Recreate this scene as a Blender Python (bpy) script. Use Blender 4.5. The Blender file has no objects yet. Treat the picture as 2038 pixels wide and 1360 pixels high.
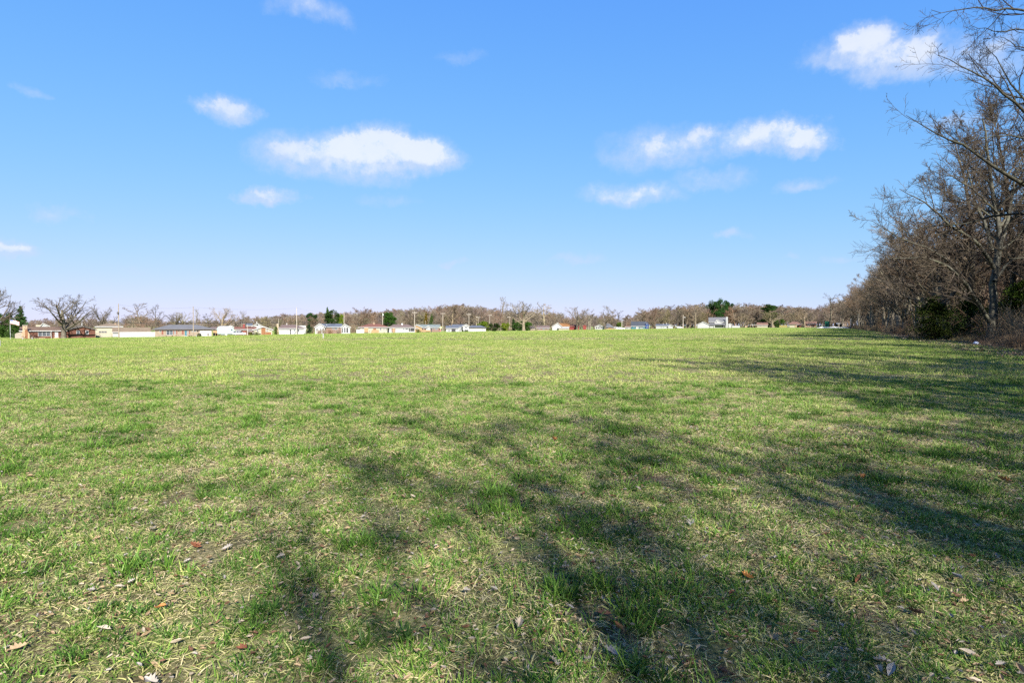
import bpy, math, random
import numpy as np
from mathutils import Vector, Matrix, noise
sc = bpy.context.scene
COL = sc.collection
R = np.random.default_rng(7)
random.seed(7)

# ------------------------------------------------------------------ camera, world, sun, exposure
FPX = 1132.0                      # focal length in pixels of the 2038 px wide photograph (20 mm lens)
PITCH = math.radians(1.62)
CAM_H = 1.6
cam_d = bpy.data.cameras.new('camera'); cam = bpy.data.objects.new('camera', cam_d); COL.objects.link(cam)
cam_d.lens = 20.0; cam_d.sensor_width = 36.0; cam_d.clip_start = 0.1; cam_d.clip_end = 12000
cam.location = (0, 0, CAM_H); cam.rotation_euler = (math.radians(90) - PITCH, 0, 0)
sc.camera = cam

SUN_EL = math.radians(33.5)
SUN_AZ = math.atan2(0.285, -0.958)           # clockwise from +Y: behind the camera, to the right
sun_d = bpy.data.lights.new('sun', 'SUN'); sun = bpy.data.objects.new('sun', sun_d); COL.objects.link(sun)
sun_d.energy = 4.6; sun_d.angle = math.radians(0.53); sun_d.color = (1.0, 0.955, 0.88)
sv = Vector((math.sin(SUN_AZ) * math.cos(SUN_EL), math.cos(SUN_AZ) * math.cos(SUN_EL), math.sin(SUN_EL)))
sun.rotation_euler = sv.to_track_quat('Z', 'Y').to_euler()
sun.location = (30, -40, 60)
sc.view_settings.view_transform = 'Standard'; sc.view_settings.look = 'None'
sc.view_settings.gamma = 1.0; sc.view_settings.use_curve_mapping = False
sc.view_settings.exposure = 1.74
sc.cycles.use_denoising = False
sc.cycles.max_bounces = 6; sc.cycles.diffuse_bounces = 3; sc.cycles.transmission_bounces = 3
sc.cycles.transparent_max_bounces = 4; sc.cycles.glossy_bounces = 2
sc.cycles.caustics_reflective = False; sc.cycles.caustics_refractive = False

def ray(px, py):
    cx = (px - 1019) / FPX; cy = (680 - py) / FPX
    c, s = math.cos(PITCH), math.sin(PITCH)
    return np.array([cx, c + cy * s, -s + cy * c])
def angles(px, py):
    d = ray(px, py); d = d / np.linalg.norm(d)
    return math.atan2(d[0], d[1]), math.asin(d[2])

class N:
    """small helper for building node trees"""
    def __init__(self, tree): self.t = tree
    def new(self, typ, **kw):
        n = self.t.nodes.new(typ)
        for k, v in kw.items(): setattr(n, k, v)
        return n
    def put(self, sock, v):
        if hasattr(v, 'is_linked') or hasattr(v, 'links'): self.t.links.new(v, sock)
        elif v is not None: sock.default_value = v
    def math(self, op, a, b=None, c=None, clamp=False):
        n = self.new('ShaderNodeMath', operation=op, use_clamp=clamp)
        self.put(n.inputs[0], a)
        if b is not None: self.put(n.inputs[1], b)
        if c is not None: self.put(n.inputs[2], c)
        return n.outputs[0]
    def mix(self, f, a, b, blend='MIX'):
        n = self.new('ShaderNodeMix', data_type='RGBA', blend_type=blend)
        self.put(n.inputs[0], f); self.put(n.inputs[6], a); self.put(n.inputs[7], b)
        return n.outputs[2]
    def step(self, v, lo, hi, a=0.0, b=1.0):
        n = self.new('ShaderNodeMapRange', interpolation_type='SMOOTHSTEP')
        self.put(n.inputs[0], v); n.inputs[1].default_value = lo; n.inputs[2].default_value = hi
        n.inputs[3].default_value = a; n.inputs[4].default_value = b
        return n.outputs[0]
    def noise(self, vec, scale, detail=4, rough=0.55, dist=0.0):
        n = self.new('ShaderNodeTexNoise'); self.put(n.inputs['Vector'], vec)
        n.inputs['Scale'].default_value = scale; n.inputs['Detail'].default_value = detail
        n.inputs['Roughness'].default_value = rough; n.inputs['Distortion'].default_value = dist
        return n

def c4(c): return (c[0], c[1], c[2], 1.0)

world = bpy.data.worlds.new('World'); sc.world = world; world.use_nodes = True
wt = world.node_tree; wt.nodes.clear(); w = N(wt)
out = w.new('ShaderNodeOutputWorld'); bg = w.new('ShaderNodeBackground')
sky = w.new('ShaderNodeTexSky', sky_type='NISHITA', sun_disc=False)
sky.sun_elevation = SUN_EL; sky.sun_rotation = SUN_AZ; sky.altitude = 200
sky.air_density = 0.7; sky.dust_density = 0.3; sky.ozone_density = 3.0
tc = w.new('ShaderNodeTexCoord'); sep = w.new('ShaderNodeSeparateXYZ'); wt.links.new(tc.outputs['Generated'], sep.inputs[0])
az0 = w.math('ARCTAN2', sep.outputs[0], sep.outputs[1])
# the same scattered fair weather clouds go on round the whole sky, a quarter turn at a time
QT = math.pi / 2
az = w.math('SUBTRACT', w.math('MULTIPLY', w.math('FRACT', w.math('ADD', w.math('DIVIDE', az0, QT), 0.5)), QT), QT / 2)
el = w.math('ARCSINE', sep.outputs[2])
n1 = w.noise(tc.outputs['Generated'], 16.0, 6, 0.62); n2 = w.noise(tc.outputs['Generated'], 7.0, 3, 0.5)
ns = w.new('ShaderNodeSeparateColor'); wt.links.new(n1.outputs['Color'], ns.inputs[0])
n4 = w.noise(tc.outputs['Generated'], 45.0, 6, 0.65); ns4 = w.new('ShaderNodeSeparateColor'); wt.links.new(n4.outputs['Color'], ns4.inputs[0])
ns2 = w.new('ShaderNodeSeparateColor'); wt.links.new(n2.outputs['Color'], ns2.inputs[0])
U = w.math('ADD', w.math('ADD', az, w.math('MULTIPLY', w.math('SUBTRACT', ns4.outputs[0], 0.5), 0.035)), w.math('ADD', w.math('MULTIPLY', w.math('SUBTRACT', ns.outputs[0], 0.5), 0.085), w.math('MULTIPLY', w.math('SUBTRACT', ns2.outputs[0], 0.5), 0.10)))
V = w.math('ADD', w.math('ADD', el, w.math('MULTIPLY', w.math('SUBTRACT', ns4.outputs[1], 0.5), 0.022)), w.math('ADD', w.math('MULTIPLY', w.math('SUBTRACT', ns.outputs[1], 0.5), 0.040), w.math('MULTIPLY', w.math('SUBTRACT', ns2.outputs[1], 0.5), 0.035)))
CLOUDS = [ # centre x, y, half width, half height (photograph pixels), strength
 (600, 316, 95, 42, .85), (700, 318, 110, 46, 1.05), (810, 318, 95, 45, 1.15), (740, 296, 60, 40, .9), (720, 352, 110, 26, .6),
 (465, 220, 62, 26, .75), (527, 388, 58, 19, .8), (1330, 306, 130, 46, .74), (1400, 282, 60, 34, .76), (1510, 284, 100, 38, .85), (1610, 284, 62, 34, .9),
 (1262, 393, 98, 22, .72), (1420, 362, 80, 21, .52), (1605, 364, 60, 16, .5), (1730, 96, 80, 52, .95), (1800, 118, 105, 48, .95), (1650, 110, 75, 34, .55),
 (1930, 108, 110, 38, .78), (2030, 112, 100, 30, .6), (625, 26, 75, 30, .55), (110, 430, 55, 18, .55), (28, 496, 60, 18, .75), (1468, 463, 36, 12, .62),
 (1145, 516, 44, 13, .5), (910, 518, 20, 8, .55), (1665, 524, 36, 11, .5), (690, 158, 70, 17, .40), (50, 172, 40, 13, .42), (770, 402, 70, 14, .40),
 (1562, 512, 20, 8, .42), (260, 530, 30, 10, .38), (930, 118, 60, 14, .36), (1900, 240, 90, 20, .5)]
dens = None; shade = None
for x, y, hw, hh, s in CLOUDS:
    if hw <= 80: s *= 1.14
    a, e = angles(x, y); a2, _ = angles(x + hw * 1.12, y); _, e2 = angles(x, y - hh * 1.2)
    q1 = w.math('DIVIDE', w.math('SUBTRACT', U, a), abs(a2 - a)); q2 = w.math('DIVIDE', w.math('SUBTRACT', V, e), abs(e2 - e)); q2 = w.math('MULTIPLY', q2, w.math('ADD', 1.0, w.math('MULTIPLY', w.math('LESS_THAN', q2, 0.0), 0.35)))
    q = w.math('ADD', w.math('MULTIPLY', q1, q1), w.math('MULTIPLY', q2, q2))
    m = w.math('MULTIPLY', w.math('SUBTRACT', 1.0, w.math('MULTIPLY', q, 0.62), clamp=True), s)
    dens = m if dens is None else w.math('MAXIMUM', dens, m)
    if hw > 50:
        qt = w.math('SUBTRACT', q2, 0.30); m2 = w.math('MULTIPLY', w.math('SUBTRACT', 1.0, w.math('ADD', w.math('MULTIPLY', w.math('MULTIPLY', q1, q1), 0.7), w.math('MULTIPLY', w.math('MULTIPLY', qt, qt), 1.5)), clamp=True), s)
        shade = m2 if shade is None else w.math('MAXIMUM', shade, m2)
n3 = w.noise(tc.outputs['Generated'], 30.0, 8, 0.66)
dn = w.math('ADD', dens, w.math('MULTIPLY', w.math('SUBTRACT', n3.outputs['Fac'], 0.5), w.math('MULTIPLY', dens, 1.9)))
sh = w.math('ADD', shade, w.math('MULTIPLY', w.math('SUBTRACT', n3.outputs['Fac'], 0.5), w.math('MULTIPLY', shade, 2.2)))
alpha = w.math('MAXIMUM', w.math('MULTIPLY', w.step(dn, 0.07, 1.10), 0.80), w.math('MULTIPLY', w.step(sh, 0.40, 0.92), 0.78))
lit = w.step(w.math('ADD', w.math('ADD', w.math('MULTIPLY', dn, 0.35), w.math('MULTIPLY', shade, 0.75)), w.math('MULTIPLY', w.math('SUBTRACT', ns2.outputs[1], 0.5), -1.2)), 0.55, 1.10)
cloud = w.mix(lit, (1.85, 2.2, 2.92, 1), (2.85, 2.92, 3.05, 1))
sk = w.new('ShaderNodeSeparateColor'); wt.links.new(sky.outputs[0], sk.inputs[0]); cb = w.new('ShaderNodeCombineColor')
w.put(cb.inputs[0], w.math('DIVIDE', w.math('MULTIPLY', sk.outputs[0], 0.19 * 3.0), w.math('ADD', 1.0, w.math('MULTIPLY', sk.outputs[0], 0.105))))
w.put(cb.inputs[1], w.math('DIVIDE', w.math('MULTIPLY', sk.outputs[1], 0.462 * 3.0), w.math('ADD', 1.0, w.math('MULTIPLY', sk.outputs[1], 0.456))))
for i, (kk, gg) in ((2, (0.92, 0.06)),):      # the photograph's saturated, compressed rendering of a clear sky
    w.put(cb.inputs[i], w.math('MULTIPLY', w.math('POWER', sk.outputs[i], gg), kk * 3.0))
skyc = cb.outputs[0]
wt.links.new(w.mix(alpha, skyc, cloud), bg.inputs[0])
bg.inputs[1].default_value = 0.10
wt.links.new(bg.outputs[0], out.inputs[0])

# ------------------------------------------------------------------ terrain
DIR = np.array([0.487, 0.874]); NRM = np.array([-0.874, 0.487]); LX = 14.4      # the wood's edge runs along DIR through (LX, 0)
def uof(x, y): return NRM[0] * (x - LX) + NRM[1] * y
def smooth(t):
    t = np.clip(t, 0, 1); return t * t * (3 - 2 * t)
def ground_z(x, y):
    u = uof(x, y)
    z = -2.5 * smooth((u - 50) / 195.0)
    d = np.hypot(x, y)
    und = 0.035 * np.sin(x * 0.21 + 1.3 * np.sin(y * 0.13)) * np.cos(y * 0.17 + 0.6) * np.clip((d - 3) / 12, 0, 1) * np.clip((140 - d) / 60, 0, 1)
    return z + und
def hit(px, py, ymax=460.0, ymin=40.0):
    """where the sight line through a photograph pixel meets the ground"""
    d = ray(px, py); Y = ymin
    while Y < ymax:
        X = d[0] / d[1] * Y; z = CAM_H + d[2] / d[1] * Y
        if z <= ground_z(X, Y): return X, Y
        Y += 1.0
    return d[0] / d[1] * ymax, ymax
def at(px, Y):
    X = (px - 1019) / FPX * Y * 1.0
    return X, Y, float(ground_z(X, Y))
def world_pt(px, py, Y):
    d = ray(px, py); k = Y / d[1]
    return np.array([d[0] * k, Y, CAM_H + d[2] * k])

# ------------------------------------------------------------------ materials
MATS = {}
def principled(name):
    m = bpy.data.materials.new(name); m.use_nodes = True; t = m.node_tree
    b = t.nodes['Principled BSDF']; b.inputs['Roughness'].default_value = 0.8
    b.inputs['Specular IOR Level'].default_value = 0.3
    return m, N(t), b
def bump(n, b, h, strength, dist):
    k = n.new('ShaderNodeBump'); k.inputs['Strength'].default_value = strength; k.inputs['Distance'].default_value = dist
    n.put(k.inputs['Height'], h); n.t.links.new(k.outputs[0], b.inputs['Normal'])
def mat_paint(name, col, rough=0.6, var=0.12, scale=3.0, metal=0.0, spec=0.3):
    if name in MATS: return MATS[name]
    m, n, b = principled(name); tcn = n.new('ShaderNodeTexCoord')
    ns = n.noise(tcn.outputs['Object'], scale, 6, 0.65)
    d = tuple(c * (1 - var) for c in col); l = tuple(min(1, c * (1 + var)) for c in col)
    n.t.links.new(n.mix(n.step(ns.outputs['Fac'], 0.3, 0.7), c4(d), c4(l)), b.inputs['Base Color'])
    b.inputs['Roughness'].default_value = rough; b.inputs['Metallic'].default_value = metal
    b.inputs['Specular IOR Level'].default_value = spec
    MATS[name] = m; return m
def mat_brick(name, c1, c2, mortar=(0.12, 0.10, 0.085), scale=4.5):
    m, n, b = principled(name); tcn = n.new('ShaderNodeTexCoord')
    mp = n.new('ShaderNodeMapping'); n.t.links.new(tcn.outputs['Object'], mp.inputs[0]); mp.inputs['Rotation'].default_value = (math.pi / 2, 0, 0)
    bt = n.new('ShaderNodeTexBrick'); n.t.links.new(mp.outputs[0], bt.inputs['Vector']); bt.inputs['Scale'].default_value = scale
    bt.inputs['Color1'].default_value = c4(c1); bt.inputs['Color2'].default_value = c4(c2); bt.inputs['Mortar'].default_value = c4(mortar)
    bt.inputs['Mortar Size'].default_value = 0.012; bt.inputs['Bias'].default_value = -0.1
    ns = n.noise(tcn.outputs['Object'], 1.6, 5, 0.7)
    n.t.links.new(n.mix(n.step(ns.outputs['Fac'], 0.35, 0.65, 0.0, 0.6), bt.outputs['Color'], c4(tuple(v * 0.55 for v in c1)), 'MIX'), b.inputs['Base Color'])
    bump(n, b, bt.outputs['Fac'], -0.4, 0.01)
    MATS[name] = m; return m
def mat_siding(name, col, pitch=0.2):
    m, n, b = principled(name); tcn = n.new('ShaderNodeTexCoord')
    s = n.new('ShaderNodeSeparateXYZ'); n.t.links.new(tcn.outputs['Object'], s.inputs[0])
    f = n.math('FRACT', n.math('DIVIDE', s.outputs[2], pitch)); groove = n.step(f, 0.0, 0.12, 0.0, 1.0)
    ns = n.noise(tcn.outputs['Object'], 0.9, 6, 0.7)
    base = n.mix(n.step(ns.outputs['Fac'], 0.35, 0.7, 0, 0.5), c4(col), c4(tuple(v * 0.86 for v in col)))
    n.t.links.new(base, b.inputs['Base Color']); b.inputs['Roughness'].default_value = 0.55
    bump(n, b, n.math('ADD', n.math('MULTIPLY', groove, 0.6), n.math('MULTIPLY', f, -0.4)), 0.6, 0.02)
    MATS[name] = m; return m
def mat_roof(name, col):
    m, n, b = principled(name); tcn = n.new('ShaderNodeTexCoord')
    mp = n.new('ShaderNodeMapping'); n.t.links.new(tcn.outputs['Object'], mp.inputs[0]); mp.inputs['Scale'].default_value = (1.2, 6, 9)
    v = n.new('ShaderNodeTexVoronoi'); v.inputs['Scale'].default_value = 1.2; n.t.links.new(mp.outputs[0], v.inputs['Vector'])
    ns = n.noise(tcn.outputs['Object'], 0.5, 6, 0.7)
    vs = n.new('ShaderNodeSeparateColor'); n.t.links.new(v.outputs['Color'], vs.inputs[0])
    a = n.mix(vs.outputs[0], c4(tuple(c * 0.75 for c in col)), c4(tuple(c * 1.25 for c in col)))
    a = n.mix(n.step(ns.outputs['Fac'], 0.4, 0.7, 0, 0.45), a, c4(tuple(c * 0.6 for c in col)))
    n.t.links.new(a, b.inputs['Base Color']); b.inputs['Roughness'].default_value = 0.9
    bump(n, b, vs.outputs[1], 0.3, 0.02)
    MATS[name] = m; return m
def mat_glass(name='window_glass', col=(0.03, 0.035, 0.045)):
    if name in MATS: return MATS[name]
    m, n, b = principled(name); b.inputs['Base Color'].default_value = c4(col); b.inputs['Roughness'].default_value = 0.07
    b.inputs['Specular IOR Level'].default_value = 0.7
    tcn = n.new('ShaderNodeTexCoord'); ns = n.noise(tcn.outputs['Object'], 0.7, 3)
    n.t.links.new(n.mix(n.step(ns.outputs['Fac'], 0.35, 0.7), c4(col), c4(tuple(c * 2.4 for c in col))), b.inputs['Base Color'])
    MATS[name] = m; return m
def mat_bark(name, dark, light, use_obj=True, rscale=1.0):
    """bark and twigs; the tint comes from the object's own colour so that copies of a mesh differ"""
    m, n, b = principled(name); tcn = n.new('ShaderNodeTexCoord'); oi = n.new('ShaderNodeObjectInfo')
    mp = n.new('ShaderNodeMapping'); n.t.links.new(tcn.outputs['Object'], mp.inputs[0]); mp.inputs['Scale'].default_value = (rscale, rscale, 0.3 * rscale)
    n1 = n.noise(mp.outputs[0], 9.0, 6, 0.7); n2 = n.noise(tcn.outputs['Object'], 0.6, 3, 0.6)
    col = n.mix(n.step(n1.outputs['Fac'], 0.35, 0.68), c4(dark), c4(light))
    col = n.mix(n.step(n2.outputs['Fac'], 0.45, 0.7, 0, 0.5), col, (light[0] * 1.05, light[1] * 1.12, light[2] * 0.85, 1))
    k = n.math('ADD', 0.75, n.math('MULTIPLY', oi.outputs['Random'], 0.5))
    vm = n.new('ShaderNodeVectorMath', operation='SCALE'); n.t.links.new(col, vm.inputs[0]); n.put(vm.inputs['Scale'], k)
    if use_obj:
        col = n.mix(1.0, vm.outputs[0], oi.outputs['Color'], 'MULTIPLY')
    else: col = vm.outputs[0]
    n.t.links.new(col, b.inputs['Base Color']); b.inputs['Roughness'].default_value = 0.9; b.inputs['Specular IOR Level'].default_value = 0.15
    if use_obj: bump(n, b, n1.outputs['Fac'], 0.6, 0.03)
    MATS[name] = m; return m
def mat_leaf(name, lo, hi, trans=0.25, scale=0.8):
    m = bpy.data.materials.new(name); m.use_nodes = True; t = m.node_tree; t.nodes.clear(); n = N(t)
    o = n.new('ShaderNodeOutputMaterial'); d = n.new('ShaderNodeBsdfDiffuse'); tr = n.new('ShaderNodeBsdfTranslucent'); mx = n.new('ShaderNodeMixShader')
    g = n.new('ShaderNodeNewGeometry'); oi = n.new('ShaderNodeObjectInfo')
    ns = n.noise(g.outputs['Position'], scale, 5, 0.7)
    f = n.math('ADD', n.step(ns.outputs['Fac'], 0.3, 0.7, 0, 0.65), n.math('MULTIPLY', oi.outputs['Random'], 0.35))
    col = n.mix(1.0, n.mix(f, c4(lo), c4(hi)), oi.outputs['Color'], 'MULTIPLY')
    t.links.new(col, d.inputs[0]); t.links.new(col, tr.inputs[0]); mx.inputs[0].default_value = trans
    t.links.new(d.outputs[0], mx.inputs[1]); t.links.new(tr.outputs[0], mx.inputs[2]); t.links.new(mx.outputs[0], o.inputs[0])
    MATS[name] = m; return m

# large scale patches of the field: a function of place, shared by soil and blades
def field_patches(n):
    g = n.new('ShaderNodeNewGeometry')
    a = n.noise(g.outputs['Position'], 0.55, 5, 0.65); b = n.noise(g.outputs['Position'], 0.045, 4, 0.6)
    f = n.math('ADD', n.math('MULTIPLY', a.outputs['Fac'], 0.6), n.math('MULTIPLY', b.outputs['Fac'], 0.4))
    return g, n.step(f, 0.40, 0.60)
def mat_ground():
    m, n, b = principled('field_soil_and_thatch'); g, dry = field_patches(n); pos = g.outputs['Position']
    fine = n.noise(pos, 28.0, 8, 0.75); mid = n.noise(pos, 3.2, 6, 0.7); tuft = n.noise(pos, 1.1, 6, 0.7, 0.6)
    soil = n.mix(n.step(fine.outputs['Fac'], 0.35, 0.65), (0.024, 0.016, 0.010, 1), (0.104, 0.072, 0.042, 1))
    straw = n.mix(n.step(mid.outputs['Fac'], 0.3, 0.7), (0.136, 0.100, 0.056, 1), (0.336, 0.264, 0.152, 1))
    near = n.mix(n.step(fine.outputs['Fac'], 0.42, 0.60), soil, straw)
    green = n.mix(n.step(mid.outputs['Fac'], 0.35, 0.65), (0.104, 0.152, 0.032, 1), (0.216, 0.264, 0.072, 1))
    cov = n.math('ADD', n.math('MULTIPLY', n.step(tuft.outputs['Fac'], 0.30, 0.62), 0.75), n.math('MULTIPLY', dry, -0.22), clamp=True)
    # where the blades are too far to be built one by one the sward itself covers the soil
    ln = n.new('ShaderNodeVectorMath', operation='LENGTH'); n.t.links.new(pos, ln.inputs[0])
    far = n.step(ln.outputs['Value'], 30.0, 220.0, 0.0, 1.0)
    cov = n.math('MAXIMUM', n.math('MULTIPLY', cov, 0.55), n.math('MULTIPLY', far, 0.9))
    field = n.mix(cov, near, green)
    s = n.new('ShaderNodeSeparateXYZ'); n.t.links.new(pos, s.inputs[0])
    u = n.math('ADD', n.math('MULTIPLY', n.math('SUBTRACT', s.outputs[0], LX), float(NRM[0])), n.math('MULTIPLY', s.outputs[1], float(NRM[1])))
    u = n.math('ADD', u, n.math('MULTIPLY', n.math('SUBTRACT', n.noise(pos, 0.35, 5, 0.6).outputs['Fac'], 0.5), 9.0))
    litter = n.mix(n.step(fine.outputs['Fac'], 0.38, 0.62), (0.036, 0.022, 0.014, 1), (0.152, 0.100, 0.060, 1))
    litter = n.mix(n.step(mid.outputs['Fac'], 0.5, 0.75, 0, 0.6), litter, (0.192, 0.144, 0.096, 1))
    wood = n.step(u, 2.0, 7.0, 1.0, 0.0)
    n.t.links.new(n.mix(wood, field, litter), b.inputs['Base Color']); b.inputs['Roughness'].default_value = 0.95; b.inputs['Specular IOR Level'].default_value = 0.1
    bump(n, b, n.math('ADD', fine.outputs['Fac'], n.math('MULTIPLY', mid.outputs['Fac'], 1.5)), 0.8, 0.05)
    return m
def mat_grass(name):
    m = bpy.data.materials.new(name); m.use_nodes = True; t = m.node_tree; t.nodes.clear(); n = N(t)
    o = n.new('ShaderNodeOutputMaterial'); d = n.new('ShaderNodeBsdfDiffuse'); tr = n.new('ShaderNodeBsdfTranslucent'); mx = n.new('ShaderNodeMixShader')
    gl = n.new('ShaderNodeBsdfGlossy'); gl.inputs['Roughness'].default_value = 0.45; gl.inputs[0].default_value = (0.640, 0.680, 0.600, 1)
    g, dry = field_patches(n)
    at_ = n.new('ShaderNodeAttribute', attribute_name='tint'); hue = n.noise(g.outputs['Position'], 2.3, 4, 0.6)
    tint = n.math('ADD', at_.outputs['Fac'], n.math('MULTIPLY', n.math('SUBTRACT', dry, 0.5), 0.20))
    ramp = n.new('ShaderNodeValToRGB'); n.put(ramp.inputs[0], tint); e = ramp.color_ramp.elements
    e[0].position = 0.0; e[0].color = (0.024, 0.058, 0.009, 1); e[1].position = 1.0; e[1].color = (0.528, 0.424, 0.264, 1)
    for p, c in ((0.25, (0.076, 0.160, 0.022, 1)), (0.48, (0.165, 0.242, 0.042, 1)), (0.62, (0.275, 0.310, 0.080, 1)), (0.74, (0.416, 0.368, 0.160, 1))):
        k = e.new(p); k.color = c
    col = n.mix(n.step(hue.outputs['Fac'], 0.4, 0.65, 0.0, 0.30), ramp.outputs[0], (0.090, 0.190, 0.030, 1))
    t.links.new(col, d.inputs[0]); t.links.new(col, tr.inputs[0]); mx.inputs[0].default_value = 0.20
    t.links.new(d.outputs[0], mx.inputs[1]); t.links.new(tr.outputs[0], mx.inputs[2])
    m2 = n.new('ShaderNodeMixShader'); m2.inputs[0].default_value = 0.012
    t.links.new(mx.outputs[0], m2.inputs[1]); t.links.new(gl.outputs[0], m2.inputs[2]); t.links.new(m2.outputs[0], o.inputs[0])
    return m

# ------------------------------------------------------------------ mesh helpers
def arr_mesh(name, verts, faces_list, mats, smooth_=False, attr=None):
    """faces_list: list of (array n x k, material index)"""
    me = bpy.data.meshes.new(name); verts = np.asarray(verts, dtype=np.float32)
    me.vertices.add(len(verts)); me.vertices.foreach_set('co', verts.ravel())
    li = np.concatenate([f.ravel() for f, _ in faces_list]).astype(np.int32)
    cnt = np.concatenate([np.full(len(f), f.shape[1]) for f, _ in faces_list]).astype(np.int32)
    mi = np.concatenate([np.full(len(f), k) for f, k in faces_list]).astype(np.int32)
    st = np.concatenate([[0], np.cumsum(cnt)[:-1]]).astype(np.int32)
    me.loops.add(len(li)); me.loops.foreach_set('vertex_index', li)
    me.polygons.add(len(cnt)); me.polygons.foreach_set('loop_start', st); me.polygons.foreach_set('loop_total', cnt)
    me.polygons.foreach_set('material_index', mi); me.polygons.foreach_set('use_smooth', np.full(len(cnt), smooth_))
    for m in (mats if isinstance(mats, (list, tuple)) else [mats]): me.materials.append(m)
    if attr is not None:
        for k, v in attr.items():
            a = me.attributes.new(k, 'FLOAT', 'POINT'); a.data.foreach_set('value', np.asarray(v, dtype=np.float32))
    me.update(calc_edges=True); me.validate()
    return me
def obj(name, me, parent=None, loc=(0, 0, 0), rotz=0.0, **props):
    o = bpy.data.objects.new(name, me); COL.objects.link(o); o.location = loc; o.rotation_euler = (0, 0, rotz)
    if parent is not None: o.parent = parent
    for k, v in props.items(): o[k] = v
    return o
def thing(name, label, cat, loc=(0, 0, 0), rotz=0.0, group=None):
    o = obj(name, None, None, loc, rotz, label=label, category=cat); o.empty_display_size = 0.2
    if group: o['group'] = group
    return o
def tag(o, label, cat, group=None):
    o['label'] = label; o['category'] = cat
    if group: o['group'] = group
    return o

class MB:
    """collects simple solids; build() links them as one mesh object"""
    def __init__(s): s.v = []; s.f = []
    def poly(s, vs, fs):
        b = len(s.v); s.v += [tuple(p) for p in vs]; s.f += [[b + i for i in f] for f in fs]; return s
    def box(s, x0, x1, y0, y1, z0, z1):
        return s.poly([(x0, y0, z0), (x1, y0, z0), (x1, y1, z0), (x0, y1, z0), (x0, y0, z1), (x1, y0, z1), (x1, y1, z1), (x0, y1, z1)],
                      [(3, 2, 1, 0), (4, 5, 6, 7), (0, 1, 5, 4), (1, 2, 6, 5), (2, 3, 7, 6), (3, 0, 4, 7)])
    def prism(s, pts, a0, a1, axis):
        """closed outline pts (list of 2-tuples) pushed along an axis: 'x' -> pts are (y, z); 'y' -> pts are (x, z); 'z' -> (x, y)"""
        n = len(pts)
        def mk(p, a): return {'x': (a, p[0], p[1]), 'y': (p[0], a, p[1]), 'z': (p[0], p[1], a)}[axis]
        vs = [mk(p, a0) for p in pts] + [mk(p, a1) for p in pts]
        return s.poly(vs, [list(range(n))[::-1], list(range(n, 2 * n))] + [(i, (i + 1) % n, n + (i + 1) % n, n + i) for i in range(n)])
    def tube(s, pts, rad, k=8):
        pts = [Vector(p) for p in pts]; rad = rad if isinstance(rad, (list, tuple)) else [rad] * len(pts); rings = []
        b = len(s.v)
        for i, p in enumerate(pts):
            t = (pts[min(i + 1, len(pts) - 1)] - pts[max(i - 1, 0)]).normalized()
            u = t.orthogonal().normalized() if i == 0 else (u - t * u.dot(t)).normalized()
            v = t.cross(u)
            for j in range(k):
                a = 2 * math.pi * j / k; s.v.append(tuple(p + (u * math.cos(a) + v * math.sin(a)) * rad[i]))
        for i in range(len(pts) - 1):
            for j in range(k): s.f.append([b + i * k + j, b + i * k + (j + 1) % k, b + (i + 1) * k + (j + 1) % k, b + (i + 1) * k + j])
        s.f.append([b + j for j in range(k)][::-1]); s.f.append([b + (len(pts) - 1) * k + j for j in range(k)])
        return s
    def mesh(s, name, mat, bevel=0.0):
        import bmesh
        me = bpy.data.meshes.new(name); me.from_pydata(s.v, [], s.f)
        bm = bmesh.new(); bm.from_mesh(me); bmesh.ops.recalc_face_normals(bm, faces=bm.faces[:])
        if bevel > 0: bmesh.ops.bevel(bm, geom=bm.edges[:], offset=bevel, segments=1, affect='EDGES', clamp_overlap=True)
        bm.to_mesh(me); bm.free(); me.materials.append(mat); return me
    def build(s, name, mat, parent=None, bevel=0.0, **kw): return obj(name, s.mesh(name, mat, bevel), parent, **kw)

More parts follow.
